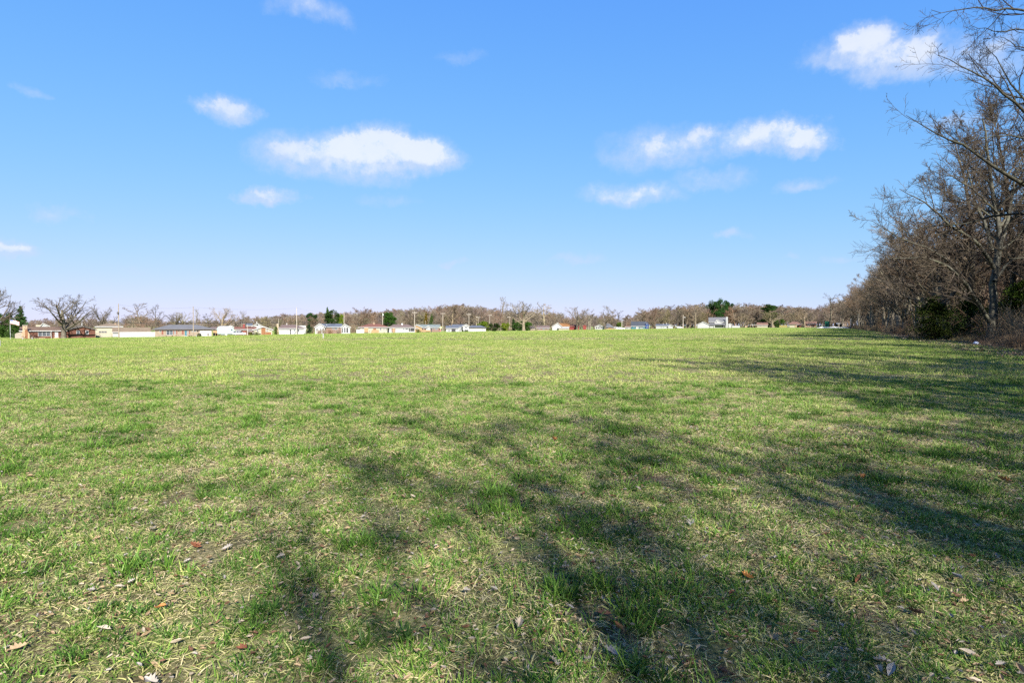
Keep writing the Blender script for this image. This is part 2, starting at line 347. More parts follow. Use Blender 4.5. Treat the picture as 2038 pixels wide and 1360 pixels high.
# ------------------------------------------------------------------ instancing of countless stuff
def instancer(name, kind_label, pts, rots, scls, idx, protos):
    me = bpy.data.meshes.new(name); me.vertices.add(len(pts)); me.vertices.foreach_set('co', np.asarray(pts, dtype=np.float32).ravel())
    a = me.attributes.new('rot', 'FLOAT_VECTOR', 'POINT'); a.data.foreach_set('vector', np.asarray(rots, dtype=np.float32).ravel())
    a = me.attributes.new('scl', 'FLOAT_VECTOR', 'POINT'); a.data.foreach_set('vector', np.asarray(scls, dtype=np.float32).ravel())
    a = me.attributes.new('idx', 'INT', 'POINT'); a.data.foreach_set('value', np.asarray(idx, dtype=np.int32))
    o = obj(name, me); o['kind'] = 'stuff'; o['label'] = kind_label
    c = bpy.data.collections.new(name + '_kit')
    for p in protos: c.objects.link(p)
    ng = bpy.data.node_groups.new(name, 'GeometryNodeTree'); ng.is_modifier = True
    ng.interface.new_socket('Geometry', in_out='INPUT', socket_type='NodeSocketGeometry')
    ng.interface.new_socket('Geometry', in_out='OUTPUT', socket_type='NodeSocketGeometry')
    gi = ng.nodes.new('NodeGroupInput'); go = ng.nodes.new('NodeGroupOutput')
    m2p = ng.nodes.new('GeometryNodeMeshToPoints'); ip = ng.nodes.new('GeometryNodeInstanceOnPoints'); ci = ng.nodes.new('GeometryNodeCollectionInfo')
    ci.inputs['Collection'].default_value = c; ci.inputs['Separate Children'].default_value = True; ci.inputs['Reset Children'].default_value = True
    def att(nm, typ):
        k = ng.nodes.new('GeometryNodeInputNamedAttribute'); k.data_type = typ; k.inputs[0].default_value = nm
        return [s for s in k.outputs if s.enabled and s.name == 'Attribute'][0]
    L = ng.links.new
    L(gi.outputs[0], m2p.inputs['Mesh']); L(m2p.outputs[0], ip.inputs['Points']); L(ci.outputs[0], ip.inputs['Instance'])
    ip.inputs['Pick Instance'].default_value = True
    L(att('idx', 'INT'), ip.inputs['Instance Index']); L(att('rot', 'FLOAT_VECTOR'), ip.inputs['Rotation']); L(att('scl', 'FLOAT_VECTOR'), ip.inputs['Scale'])
    L(ip.outputs[0], go.inputs[0])
    md = o.modifiers.new('scatter', 'NODES'); md.node_group = ng
    return o
def proto(name, me): return bpy.data.objects.new(name, me)

# ------------------------------------------------------------------ bare trees (whole levels of branches at a time)
def norm(a): return a / np.maximum(np.linalg.norm(a, axis=-1, keepdims=True), 1e-9)
def tubes(P, Rd, S):
    n, k = P.shape[:2]
    T = np.empty_like(P); T[:, 1:-1] = P[:, 2:] - P[:, :-2]; T[:, 0] = P[:, 1] - P[:, 0]; T[:, -1] = P[:, -1] - P[:, -2]; T = norm(T)
    ref = np.where(np.abs(T[:, :1, 2:3]) > 0.9, np.array([1.0, 0, 0]), np.array([0, 0, 1.0])); ref = np.broadcast_to(ref, T.shape)
    U_ = norm(np.cross(T, ref)); V_ = np.cross(T, U_)
    a = np.arange(S) * 2 * math.pi / S
    ring = P[:, :, None, :] + Rd[:, :, None, None] * (np.cos(a)[None, None, :, None] * U_[:, :, None, :] + np.sin(a)[None, None, :, None] * V_[:, :, None, :])
    idx = np.arange(n * k * S).reshape(n, k, S); nx = np.roll(idx, -1, axis=2)
    q = np.stack([idx[:, :-1], nx[:, :-1], nx[:, 1:], idx[:, 1:]], axis=-1).reshape(-1, 4)
    return ring.reshape(-1, 3), q
def join_tubes(lst):
    vs, qs, off = [], [], 0
    for P, Rd, S in lst:
        v, q = tubes(P, Rd, S); vs.append(v); qs.append(q + off); off += len(v)
    return np.concatenate(vs), np.concatenate(qs)
def grow(rg, start, d, L, K, wander, up):
    n = len(start); P = np.empty((n, K + 1, 3)); P[:, 0] = start; cur = d.copy(); st = (L / K)[:, None]
    for i in range(K):
        cur = norm(cur + rg.normal(0, wander, (n, 3)) + np.array([0, 0, up])); P[:, i + 1] = P[:, i] + cur * st
    return P
def children(rg, P, Rd, Lp, m, t0, t1, ang, lenf, radf, K, wander, up, taper=0.25, minr=0.0, maxr=None, droop_pref=0.0):
    """m side shoots on every parent branch"""
    n, k = P.shape[:2]; k -= 1
    t = (np.arange(m)[None, :] + rg.uniform(0, 1, (n, m))) / m; t = t0 + (t1 - t0) * t; t = t.ravel(); pi = np.repeat(np.arange(n), m)
    s = t * k; i0 = np.minimum(s.astype(int), k - 1); fr = (s - i0)[:, None]
    pos = P[pi, i0] * (1 - fr) + P[pi, i0 + 1] * fr; tan = norm(P[pi, i0 + 1] - P[pi, i0])
    r = Rd[pi, i0] * (1 - fr[:, 0]) + Rd[pi, i0 + 1] * fr[:, 0]
    rnd = norm(rg.normal(0, 1, (len(t), 3))); side = norm(rnd - tan * np.sum(rnd * tan, axis=1, keepdims=True))
    a = np.radians(rg.uniform(ang[0], ang[1], len(t)))[:, None]
    d = norm(tan * np.cos(a) + side * np.sin(a))
    L = Lp[pi] * rg.uniform(lenf[0], lenf[1], len(t)) * (1.15 - 0.65 * t)
    rr = np.maximum(np.minimum(r * rg.uniform(radf[0], radf[1], len(t)), r * 0.92), minr)
    C = grow(rg, pos, d, L, K, wander, up)
    RR = rr[:, None] * np.linspace(1, taper, K + 1)[None, :]
    return C, np.maximum(RR, minr * 0.6), L
def tree_mesh(name, seed, H=16.0, r0=0.25, style='oval', limbs=12, sub=(8, 6, 5), minr=0.006, sides=(9, 6, 4, 3), spread=(30, 60), clear=0.22, stems=1, trunk_lean=0.05, up=0.06, bark=None, twig=None, wand=1.0):
    rg = np.random.default_rng(seed)
    st = np.zeros((stems, 3)); d = np.zeros((stems, 3)); d[:, 2] = 1
    if stems > 1:
        a = np.arange(stems) * 2 * math.pi / stems + rg.uniform(0, 1, stems)
        d[:, 0] = np.cos(a) * 0.33; d[:, 1] = np.sin(a) * 0.33; st[:, :2] = d[:, :2] * r0 * 1.5
    d = norm(d + rg.normal(0, trunk_lean, (stems, 3)))
    Lt = np.full(stems, H) * rg.uniform(0.9, 1.0, stems) if style != 'vase' else np.full(stems, H * 0.62)
    P0 = grow(rg, st, d, Lt, 10, 0.045 * wand, 0.03)
    prof = np.linspace(1, 0.10 if style != 'vase' else 0.35, 11) ** 0.9; prof[0] = 1.35
    R0 = r0 * (1 if stems == 1 else 0.6) * np.broadcast_to(prof, (stems, 11)).copy()
    P0[:, 0, 2] -= 0.3
    m = max(2, limbs // stems)
    lf = {'oval': (0.36, 0.5), 'vase': (0.95, 1.25), 'tall': (0.24, 0.36), 'wide': (0.5, 0.68)}[style]
    P1, R1, L1 = children(rg, P0, R0, Lt, m, clear, 0.97, spread, lf, (0.5, 0.72), 8, 0.10 * wand, up, 0.22, minr * 2)
    P2, R2, L2 = children(rg, P1, R1, L1, sub[0], 0.18, 1.0, (25, 60), (0.38, 0.58), (0.5, 0.75), 6, 0.13 * wand, up * 0.8, 0.25, minr * 1.6)
    P3, R3, L3 = children(rg, P2, R2, L2, sub[1], 0.12, 1.0, (25, 65), (0.40, 0.62), (0.5, 0.75), 4, 0.15 * wand, up * 0.7, 0.4, minr * 1.2)
    P4, R4, L4 = children(rg, P3, R3, L3, sub[2], 0.1, 1.0, (25, 65), (0.45, 0.75), (0.55, 0.8), 2, 0.18 * wand, up * 0.6, 0.6, minr)
    v, q = join_tubes([(P0, R0, sides[0]), (P1, R1, sides[1])])
    tm = arr_mesh(name + '_trunk', v, [(q, 0)], bark, True)
    v, q = join_tubes([(P2, R2, sides[2]), (P3, R3, sides[3]), (P4, R4, 3)])
    cm = arr_mesh(name + '_crown', v, [(q, 0)], twig, False)
    allp = np.concatenate([P.reshape(-1, 3) for P in (P0, P1, P2, P3)])
    return dict(trunk=tm, crown=cm, H=float(np.percentile(allp[:, 2], 99.7)), W=float(np.percentile(np.abs(allp[:, :2]), 98)))

BARK = mat_bark('tree_bark', (0.055, 0.045, 0.035), (0.17, 0.15, 0.12))
TWIG = mat_bark('tree_twigs', (0.075, 0.060, 0.047), (0.150, 0.122, 0.097), rscale=0.3)
TREES_RGB = dict(brown=(1.0, .90, .80), red=(1.12, .88, .80), tan=(1.30, 1.18, 1.0), grey=(1.05, 1.05, 1.02), dark=(.62, .60, .56), olive=(1.05, 1.06, .72), pale=(1.7, 1.6, 1.4), purple=(.95, .84, .88), rust=(1.2, .88, .66))
WOOD = [tree_mesh('wood_tree', 100 + i, H=h, r0=r, style=s, limbs=l, sub=(8, 6, 4), minr=0.011, spread=sp, clear=c, stems=k, bark=BARK, twig=TWIG, wand=1.15, up=.13)
        for i, (h, r, s, l, sp, c, k) in enumerate([(17, .24, 'oval', 15, (25, 55), .2, 1), (16, .2, 'oval', 13, (22, 48), .28, 1), (15, .22, 'wide', 13, (30, 58), .15, 1),
            (14, .2, 'oval', 12, (25, 60), .15, 3), (18, .25, 'tall', 17, (35, 70), .25, 1), (13, .16, 'wide', 12, (30, 60), .12, 2)])]
NEARW = [tree_mesh('edge_tree', 150 + i, H=h, r0=r, style=s, limbs=l, sub=(7, 5, 3), minr=0.013, spread=sp, clear=c, bark=BARK, twig=TWIG, wand=1.1, up=.10)
        for i, (h, r, s, l, sp, c) in enumerate([(15, .26, 'oval', 13, (25, 55), .25), (14, .22, 'wide', 10, (28, 60), .22), (15, .22, 'oval', 12, (22, 50), .3), (15, .15, 'oval', 14, (25, 52), .22)])]
FAR = [tree_mesh('far_tree', 200 + i, H=15, r0=r, style=s, limbs=l, sub=(7, 5, 3), minr=mr, sides=(6, 4, 3, 3), spread=sp, clear=c, stems=k, bark=BARK, twig=TWIG, wand=1.2)
       for i, (r, s, l, sp, c, k, mr) in enumerate([(.28, 'oval', 15, (25, 60), .14, 1, .032), (.3, 'wide', 14, (30, 65), .12, 1, .032), (.25, 'oval', 14, (20, 50), .10, 2, .032),
            (.25, 'tall', 18, (30, 60), .14, 1, .032), (.3, 'wide', 14, (25, 65), .08, 3, .030)])]
VASE = [tree_mesh('vase_tree', 310 + i, H=12, r0=.42, style='vase', limbs=11, sub=(6, 4, 3), minr=.022, sides=(9, 6, 4, 3), spread=(28, 66), clear=.22, bark=BARK, twig=TWIG, wand=.9, up=.07) for i in range(2)]
SPARSE = [tree_mesh('sparse_tree', 330 + i, H=15, r0=.3, style='oval', limbs=9, sub=(5, 4, 3), minr=.022, sides=(8, 5, 4, 3), spread=(22, 50), clear=.25, bark=BARK, twig=TWIG, wand=1.1) for i in range(2)]

def plant_tree(kind, loc, height, width, color, label, group=None, rot=None, name='bare_tree', trunkcol=None, cat='tree'):
    k = kind; root = thing(name, label, cat, loc, random.uniform(0, 6.28) if rot is None else rot, group)
    sz = height / k['H']; sx = (width / 2) / k['W'] if width else sz
    for part, mesh in (('trunk', k['trunk']), ('crown', k['crown'])):
        o = obj(part, mesh, root); o.scale = (sx, sx, sz); c = color if part == 'crown' or trunkcol is None else trunkcol
        o.color = (*c, 1)
    return root

# ------------------------------------------------------------------ ground
def graded(lo, hi, c, fine, g):
    out = [c]; s = fine
    while out[-1] < hi: out.append(out[-1] + s); s = min(s * g, 120)
    s = fine; low = [c]
    while low[-1] > lo: low.append(low[-1] - s); s = min(s * g, 120)
    return np.array(sorted(set(low[1:] + out)))
gx = graded(-4000, 4000, 0, 0.8, 1.045); gy = graded(-2500, 6000, 4, 0.8, 1.045)
GX, GY = np.meshgrid(gx, gy); GZ = ground_z(GX, GY)
gv = np.stack([GX, GY, GZ], -1).reshape(-1, 3); gi_ = np.arange(len(gv)).reshape(GX.shape)
gq = np.stack([gi_[:-1, :-1], gi_[:-1, 1:], gi_[1:, 1:], gi_[1:, :-1]], -1).reshape(-1, 4)
ground = obj('ground', arr_mesh('ground', gv, [(gq, 0)], mat_ground(), True)); ground['kind'] = 'structure'; ground['label'] = 'flat green field of rough grass with dry thatch and leaf litter by the wood'

# ------------------------------------------------------------------ grass
GRASS = mat_grass('grass_blades')
def blade_patch(name, seed, size, n, hlo, hhi, wid, seg=2, straw=0.4, clumps=10, green0=0.16):
    rg = np.random.default_rng(seed)
    cc = rg.uniform(-size / 2, size / 2, (clumps, 2)); cg = rg.uniform(0, 1, clumps)
    ci = rg.integers(0, clumps, n); loose = rg.uniform(0, 1, n) < 0.45
    base = np.where(loose[:, None], rg.uniform(-size / 2, size / 2, (n, 2)), cc[ci] + rg.normal(0, size * 0.055, (n, 2)))
    isst = rg.uniform(0, 1, n) < np.where(loose, straw * 1.5, straw * 0.55)
    out = base - cc[ci]; a = np.where(loose, rg.uniform(0, 2 * np.pi, n), np.arctan2(out[:, 1], out[:, 0]) + rg.normal(0, 0.9, n))
    tilt = np.where(isst, rg.uniform(1.0, 1.55, n), rg.uniform(0.2, 1.1, n)); L = rg.uniform(hlo, hhi, n) * np.where(isst, 0.85, 0.75 + 0.55 * cg[ci])
    bend = rg.uniform(0.03, 0.42, n); wv = wid * rg.uniform(0.6, 1.3, n) * np.where(isst, .72, 1.0)
    fa = a + rg.normal(0, 0.7, n) + np.pi / 2; wx, wy = np.cos(fa) * wv / 2, np.sin(fa) * wv / 2
    K = seg; pts = np.zeros((n, K + 1, 3)); pts[:, 0, :2] = base; pts[:, 0, 2] = -0.006; cur = tilt.copy()
    pts[:, 0, 2] += np.where(isst, rg.uniform(0.0, 0.02, n), 0)
    for i in range(K):
        st = L / K; pts[:, i + 1, 0] = pts[:, i, 0] + np.sin(cur) * np.cos(a) * st; pts[:, i + 1, 1] = pts[:, i, 1] + np.sin(cur) * np.sin(a) * st
        pts[:, i + 1, 2] = np.maximum(pts[:, i, 2] + np.cos(cur) * st, 0.002); cur = cur + bend
    V_, F4, F3 = [], [], []
    w2 = np.stack([wx, wy, rg.normal(0, 0.3, n) * wv / 2], -1)
    for i in range(K): V_ += [pts[:, i] - w2 * (1 - 0.25 * i / K), pts[:, i] + w2 * (1 - 0.25 * i / K)]
    V_.append(pts[:, K]); vs = np.stack(V_, 1); m = vs.shape[1]; ids = np.arange(n * m).reshape(n, m)
    for i in range(K - 1): F4.append(ids[:, [2 * i, 2 * i + 1, 2 * i + 3, 2 * i + 2]])
    F3.append(ids[:, [2 * K - 2, 2 * K - 1, 2 * K]])
    tint = np.where(isst, rg.uniform(0.64, 1.0, n), np.clip(green0 + 0.40 * cg[ci] + rg.normal(0, 0.12, n), 0, 0.66))
    fl = [(np.concatenate(F3), 0)]
    if F4: fl.insert(0, (np.concatenate(F4), 0))
    return proto(name, arr_mesh(name, vs.reshape(-1, 3), fl, GRASS, False, {'tint': np.repeat(tint, m)}))
near_kit = [blade_patch('blades_a%d' % i, 20 + i, 0.6, 1000, .030, .085, .0055, 3, straw=(.74, .62, .95, .52)[i % 4], clumps=11, green0=0.03) for i in range(6)]
near_kit += [blade_patch('blades_b%d' % i, 30 + i, 0.30, 240, .05, .125, .0056, 3, straw=.12, clumps=3, green0=-.05) for i in range(3)]      # lush tufts
mid_kit = [blade_patch('blades_c%d' % i, 40 + i, 1.5, 1100, .05, .12, .010, 2, straw=(.62, .48, .72, .55)[i % 4], clumps=26, green0=.25) for i in range(5)]
far_kit = [blade_patch('blades_d%d' % i, 50 + i, 5.0, 1300, .07, .15, .034, 1, straw=(.56, .46, .64)[i % 3], clumps=60, green0=.24) for i in range(4)]
def scatter(y0, y1, sp, kits, margin, smin, smax, keep_u=2.5, seed=1, jit=0.5, lush=0.0, nbase=None):
    rg = np.random.default_rng(seed)
    xs = np.arange(-y1 * 0.93 - margin, y1 * 0.93 + margin, sp); ys = np.arange(y0, y1, sp)
    X, Y = np.meshgrid(xs, ys); X = X.ravel() + rg.uniform(-jit, jit, X.size) * sp; Y = Y.ravel() + rg.uniform(-jit, jit, Y.size) * sp
    k = (np.abs(X) < np.abs(Y) * 0.93 + margin) & (uof(X, Y) > keep_u + rg.uniform(-2, 3, X.size)); X, Y = X[k], Y[k]
    nb = nbase or len(kits); idx = rg.integers(0, nb, len(X))
    if lush > 0:
        pn = np.sin(X * 1.7 + 2.1 * np.sin(Y * 0.9)) * np.cos(Y * 1.9 + 1.3 * np.sin(X * 1.1)) 
        l = rg.uniform(0, 1, len(X)) < lush * (1 + 1.5 * pn); idx = np.where(l, rg.integers(nb, len(kits), len(X)), idx)
    s = rg.uniform(smin, smax, len(X)); Z = ground_z(X, Y)
    return np.stack([X, Y, Z], -1), np.stack([np.zeros(len(X)), np.zeros(len(X)), rg.uniform(0, 6.28, len(X))], -1), np.stack([s, s, s * rg.uniform(.75, 1.2, len(X))], -1), idx
def cat_(ls): return [np.concatenate([l[i] for l in ls]) for i in range(4)]
g1 = cat_([scatter(1.2, 7, .34, near_kit, 1.2, .8, 1.2, seed=2, lush=.26, nbase=6), scatter(7, 16, .42, near_kit, .6, .9, 1.35, seed=3, lush=.20, nbase=6)])
instancer('near_grass', 'short rough spring grass with straw blades in the foreground', *g1, near_kit)
instancer('middle_grass', 'short green grass of the field, middle distance', *scatter(16, 60, 1.1, mid_kit, 1.0, .8, 1.25, seed=4), mid_kit)
instancer('far_grass', 'pale green grass of the far field in front of the houses', *scatter(60, 330, 4.2, far_kit, 4, .9, 1.3, seed=5, keep_u=4), far_kit)

# ------------------------------------------------------------------ fallen leaves
DRYLEAF = {}
def leaf_mat(name, col):
    m, n, b = principled('dry_leaf_' + name); tcn = n.new('ShaderNodeTexCoord'); ns = n.noise(tcn.outputs['Object'], 30, 5, .7)
    n.t.links.new(n.mix(n.step(ns.outputs['Fac'], .35, .7), c4(tuple(c * .72 for c in col)), c4(col)), b.inputs['Base Color']); b.inputs['Roughness'].default_value = .75
    DRYLEAF[name] = m
for nm, c in dict(white=(.28, .25, .21), pale=(.34, .28, .21), tan=(.27, .19, .11), orange=(.36, .15, .045), rust=(.17, .06, .03), brown=(.12, .06, .035), amber=(.34, .21, .07), grey=(.25, .225, .20)).items(): leaf_mat(nm, c)
def leaf_outline(kind, rg):
    if kind == 'oak':
        h = []; L = [(0, -.5), (.03, -.38), (.13, -.34), (.08, -.24), (.22, -.16), (.13, -.06), (.30, .06), (.15, .14), (.24, .28), (.09, .30), (.05, .46), (0, .5)]
        h = L + [(-x, y) for x, y in L[-2:0:-1]]
    elif kind == 'star':
        h = []
        for i in range(7):
            a = math.pi / 2 + (i - 3) * .62; r = (.34, .44, .5, .54, .5, .44, .34)[i]
            h += [(math.cos(a - .14) * r * .6, math.sin(a - .14) * r * .6), (math.cos(a) * r, math.sin(a) * r), (math.cos(a + .14) * r * .6, math.sin(a + .14) * r * .6), (math.cos(a + .31) * .17, math.sin(a + .31) * .17)]
        h += [(.03, -.2), (-.0, -.5), (-.03, -.2)][::-1]; h = h[::-1]; h = sorted(h, key=lambda p: math.atan2(p[1] + .02, p[0]))
    else:
        h = [(.20 * math.sin(math.pi * t) * (1 if s > 0 else -1) * (1.1 - .3 * t), -.5 + t) for s in (1, -1) for t in (np.linspace(0, 1, 8) if s > 0 else np.linspace(1, 0, 8)[1:-1])]
    return [(x * rg.uniform(.9, 1.1), y * rg.uniform(.95, 1.05)) for x, y in h]
def leaf_geo(kind, size, curl, rg):
    o = leaf_outline(kind, rg); n = len(o); cx = rg.uniform(-1, 1)
    ring = [(x, y) for x, y in o]; inner = [(x * .45, y * .6) for x, y in o]
    vs = [(x * size, y * size) for x, y in ring] + [(x * size, y * size) for x, y in inner] + [(0, 0)]
    def z(x, y): return curl * (abs(x) * 1.5 + (y / size) ** 2 * size * .8 + cx * x * y / size) + .004
    V_ = [(x, y, z(x, y) + rg.uniform(-.03, .03) * size * (i < n)) for i, (x, y) in enumerate(vs)]
    F = [(i, (i + 1) % n, n + (i + 1) % n, n + i) for i in range(n)] + [(n + i, n + (i + 1) % n, 2 * n) for i in range(n)]
    return V_, F
lrg = np.random.default_rng(5)
LEAVES = [ # px, py, kind, colour, size (m), curl, label
 (61, 949, 'plain', 'tan', .12, 1.0, 'tan curled leaf lying alone in green grass near the left edge of the field'),
 (304, 1054, 'plain', 'white', .13, .9, 'white folded leaf, brightest on the sunlit grass at left'),
 (58, 1088, 'oak', 'grey', .12, .8, 'greyish pale leaf at the far left above a tiny white scrap'),
 (85, 1163, 'plain', 'white', .075, .5, 'small round white leaf low at the left'),
 (320, 1210, 'plain', 'orange', .10, .9, 'narrow orange leaf beside bare soil at lower left'),
 (206, 1253, 'plain', 'pale', .12, .6, 'pale leaf tucked under a grass tuft at lower left'),
 (238, 1169, 'plain', 'pale', .11, .5, 'long narrow pale leaf lying flat in straw at left'),
 (386, 1089, 'oak', 'rust', .12, 1.4, 'dark red curled leaf in the sun left of the central shadow'),
 (276, 1325, 'plain', 'white', .07, .6, 'small white leaf near the bottom edge at left'),
 (49, 1141, 'plain', 'white', .05, .6, 'tiny white leaf scrap at the far left edge'),
 (453, 1091, 'oak', 'grey', .12, .6, 'flat grey leaf at the rim of the shadow left of centre'),
 (35, 1291, 'oak', 'tan', .12, .7, 'tan leaf with dark edge in the bottom left corner'),
 (303, 1357, 'oak', 'white', .12, .7, 'white leaf cut by the bottom edge of the view at left'),
 (484, 1292, 'oak', 'rust', .11, .9, 'rusty brown leaf near the bottom, left of centre'),
 (1112, 1040, 'oak', 'orange', .13, 1.0, 'bright orange oak leaf standing on green grass in the centre'),
 (1375, 1042, 'star', 'white', .14, .4, 'white star shaped leaf lying flat right of centre'),
 (1252, 1078, 'plain', 'white', .10, .9, 'white upright leaf below the star shaped one'),
 (1127, 1132, 'oak', 'pale', .12, .8, 'pale leaf with raised rim in the sun at centre'),
 (1487, 1150, 'oak', 'orange', .12, 1.1, 'orange brown oak leaf standing up at centre right'),
 (1457, 1182, 'plain', 'rust', .09, .9, 'small red orange leaf just below the standing orange one'),
 (1203, 1223, 'oak', 'brown', .14, .5, 'flat brown leaf in a bare patch below the centre'),
 (1230, 1250, 'plain', 'orange', .11, 1.1, 'curled orange brown leaf beside the flat brown one'),
 (1034, 1243, 'oak', 'pale', .13, 1.1, 'pale curled leaf with dark underside near the centre of the foreground'),
 (1132, 1209, 'plain', 'white', .09, .8, 'white leaf chip in grass below the centre'),
 (1125, 1299, 'oak', 'amber', .14, .7, 'amber leaf with long lobes near the bottom centre'),
 (1101, 1319, 'oak', 'pale', .13, .7, 'pale leaf partly over the amber one near the bottom centre'),
 (1216, 1299, 'oak', 'white', .14, .8, 'large whitish veined leaf near the bottom centre'),
 (1098, 951, 'oak', 'rust', .12, 1.2, 'dark red curled leaf by the tip of the central shadow'),
 (1103, 875, 'oak', 'orange', .16, 1.2, 'lone orange brown leaf far out in the sunlit grass'),
 (1719, 951, 'oak', 'orange', .15, 1.2, 'orange brown leaf in grass on the shaded right side'),
 (1996, 956, 'oak', 'orange', .17, 1.2, 'orange brown leaf beside a grass tuft at the right edge'),
 (1709, 1155, 'plain', 'rust', .12, .8, 'reddish brown leaf among straw at lower right'),
 (1822, 1221, 'oak', 'brown', .15, .7, 'wide dark brown leaf at lower right'),
 (1903, 1150, 'plain', 'white', .12, 1.0, 'white folded leaf leaning in grass at the right'),
 (1859, 1170, 'plain', 'white', .11, .7, 'thin white leaf left of the folded white one'),
 (1754, 1318, 'oak', 'pale', .13, .7, 'pale leaf near the bottom at right, upper of two touching'),
 (1775, 1337, 'plain', 'white', .13, .7, 'pale leaf near the bottom at right, lower of two touching'),
 (1543, 1273, 'oak', 'tan', .13, .8, 'tan leaf in dry straw near the bottom right of centre'),
 (1927, 1302, 'plain', 'pale', .12, .8, 'pale narrow leaf in the bottom right corner'),
 (1941, 1005, 'plain', 'white', .08, .6, 'small white leaf speck in the right hand shade'),
]
for px, py, kd, cl, sz, curl, lab in LEAVES:
    X, Y = hit(px, py, 60, 1.0); d = ray(px, py); k = (CAM_H - .03) / -d[2]; X, Y = d[0] * k, d[1] * k
    V_, F = leaf_geo(kd, sz * .72, curl * .8, lrg); me = bpy.data.meshes.new('fallen_leaf'); me.from_pydata(V_, [], F); me.materials.append(DRYLEAF[cl])
    o = obj('fallen_leaf', me, None, (X, Y, float(ground_z(X, Y)) + .026), lrg.uniform(0, 6.28)); o.rotation_euler[0] = lrg.uniform(-.45, .45); o.rotation_euler[1] = lrg.uniform(-.4, .4)
    tag(o, lab, 'leaf', 'single fallen leaves on the grass')
lk = []
for i, (kd, cl) in enumerate([('oak', 'pale'), ('oak', 'tan'), ('plain', 'pale'), ('plain', 'tan'), ('oak', 'brown'), ('plain', 'brown'), ('plain', 'tan'), ('oak', 'grey')]):
    V_, F = leaf_geo(kd, .085, .9, lrg); me = bpy.data.meshes.new('litter_leaf'); me.from_pydata(V_, [], F); me.materials.append(DRYLEAF[cl]); lk.append(proto('litter_leaf_%d' % i, me))
def litter(n, y0, y1, seed, f=None):
    rg = np.random.default_rng(seed); Y = np.sqrt(rg.uniform(y0 ** 2, y1 ** 2, n)); X = rg.uniform(-.95, .95, n) * Y
    if f is not None: k = f(X, Y, rg); X, Y = X[k], Y[k]
    n = len(X); Z = ground_z(X, Y) + rg.uniform(.004, .042, n); s = rg.uniform(.14, .46, n) * np.where(rg.uniform(0, 1, n) < .06, 1.6, 1)
    return np.stack([X, Y, Z], -1), np.stack([rg.uniform(-.5, .5, n), rg.uniform(-.5, .5, n), rg.uniform(0, 6.28, n)], -1), np.stack([s, s, s], -1), rg.integers(0, 8, n)
dens_f = lambda X, Y, rg: rg.uniform(0, 1, len(X)) < np.clip(1.25 - (uof(X, Y) - 4) / 17, .22, 1)
def along(n, v0, v1, u0, u1, seed, z0=.01):
    rg = np.random.default_rng(seed); v = rg.uniform(v0, v1, n); u = rg.uniform(u0, u1, n)
    X = LX + DIR[0] * v + NRM[0] * u; Y = DIR[1] * v + NRM[1] * u; return X, Y, rg
ll = [litter(24000, 1.5, 9, 61, dens_f), litter(26000, 9, 34, 62, dens_f)]
X, Y, rg = along(9000, 20, 130, -6, 5, 63); n = len(X); s = rg.uniform(.9, 1.9, n)
ll.append((np.stack([X, Y, ground_z(X, Y) + .03], -1), np.stack([rg.uniform(-.6, .6, n), rg.uniform(-.6, .6, n), rg.uniform(0, 6.28, n)], -1), np.stack([s, s, s], -1), rg.integers(0, 8, n)))
instancer('leaf_litter', 'scattered dry leaf fragments in the grass and along the wood edge', *cat_(ll), lk)

# ------------------------------------------------------------------ the tall tree at the wood's edge and its neighbour outside the view, limbs traced
def resample(pts, k):
    pts = np.array(pts, float); s = np.concatenate([[0], np.cumsum(np.linalg.norm(np.diff(pts, axis=0), axis=1))]); t = np.linspace(0, s[-1], k + 1)
    # smooth interpolation (Catmull-Rom through the traced points)
    o = np.stack([np.interp(t, s, pts[:, i]) for i in range(3)], -1)
    for _ in range(1): o[1:-1] = o[1:-1] * .6 + (o[:-2] + o[2:]) * .2
    return o, s[-1]
def limbs_from(lst, Y, K, rg, yspread=0.0):
    P, Rr, Ls = [], [], []
    for pts, r0, r1, dy in lst:
        n = len(pts); w3 = [world_pt(x, y, Y + dy * i / max(1, n - 1)) for i, (x, y) in enumerate(pts)]
        p, L = resample(w3, K); p[1:-1] += rg.normal(0, .05, (K - 1, 3)); P.append(p); Rr.append(np.linspace(r0, r1, K + 1)); Ls.append(L)
    return np.array(P), np.array(Rr), np.array(Ls)
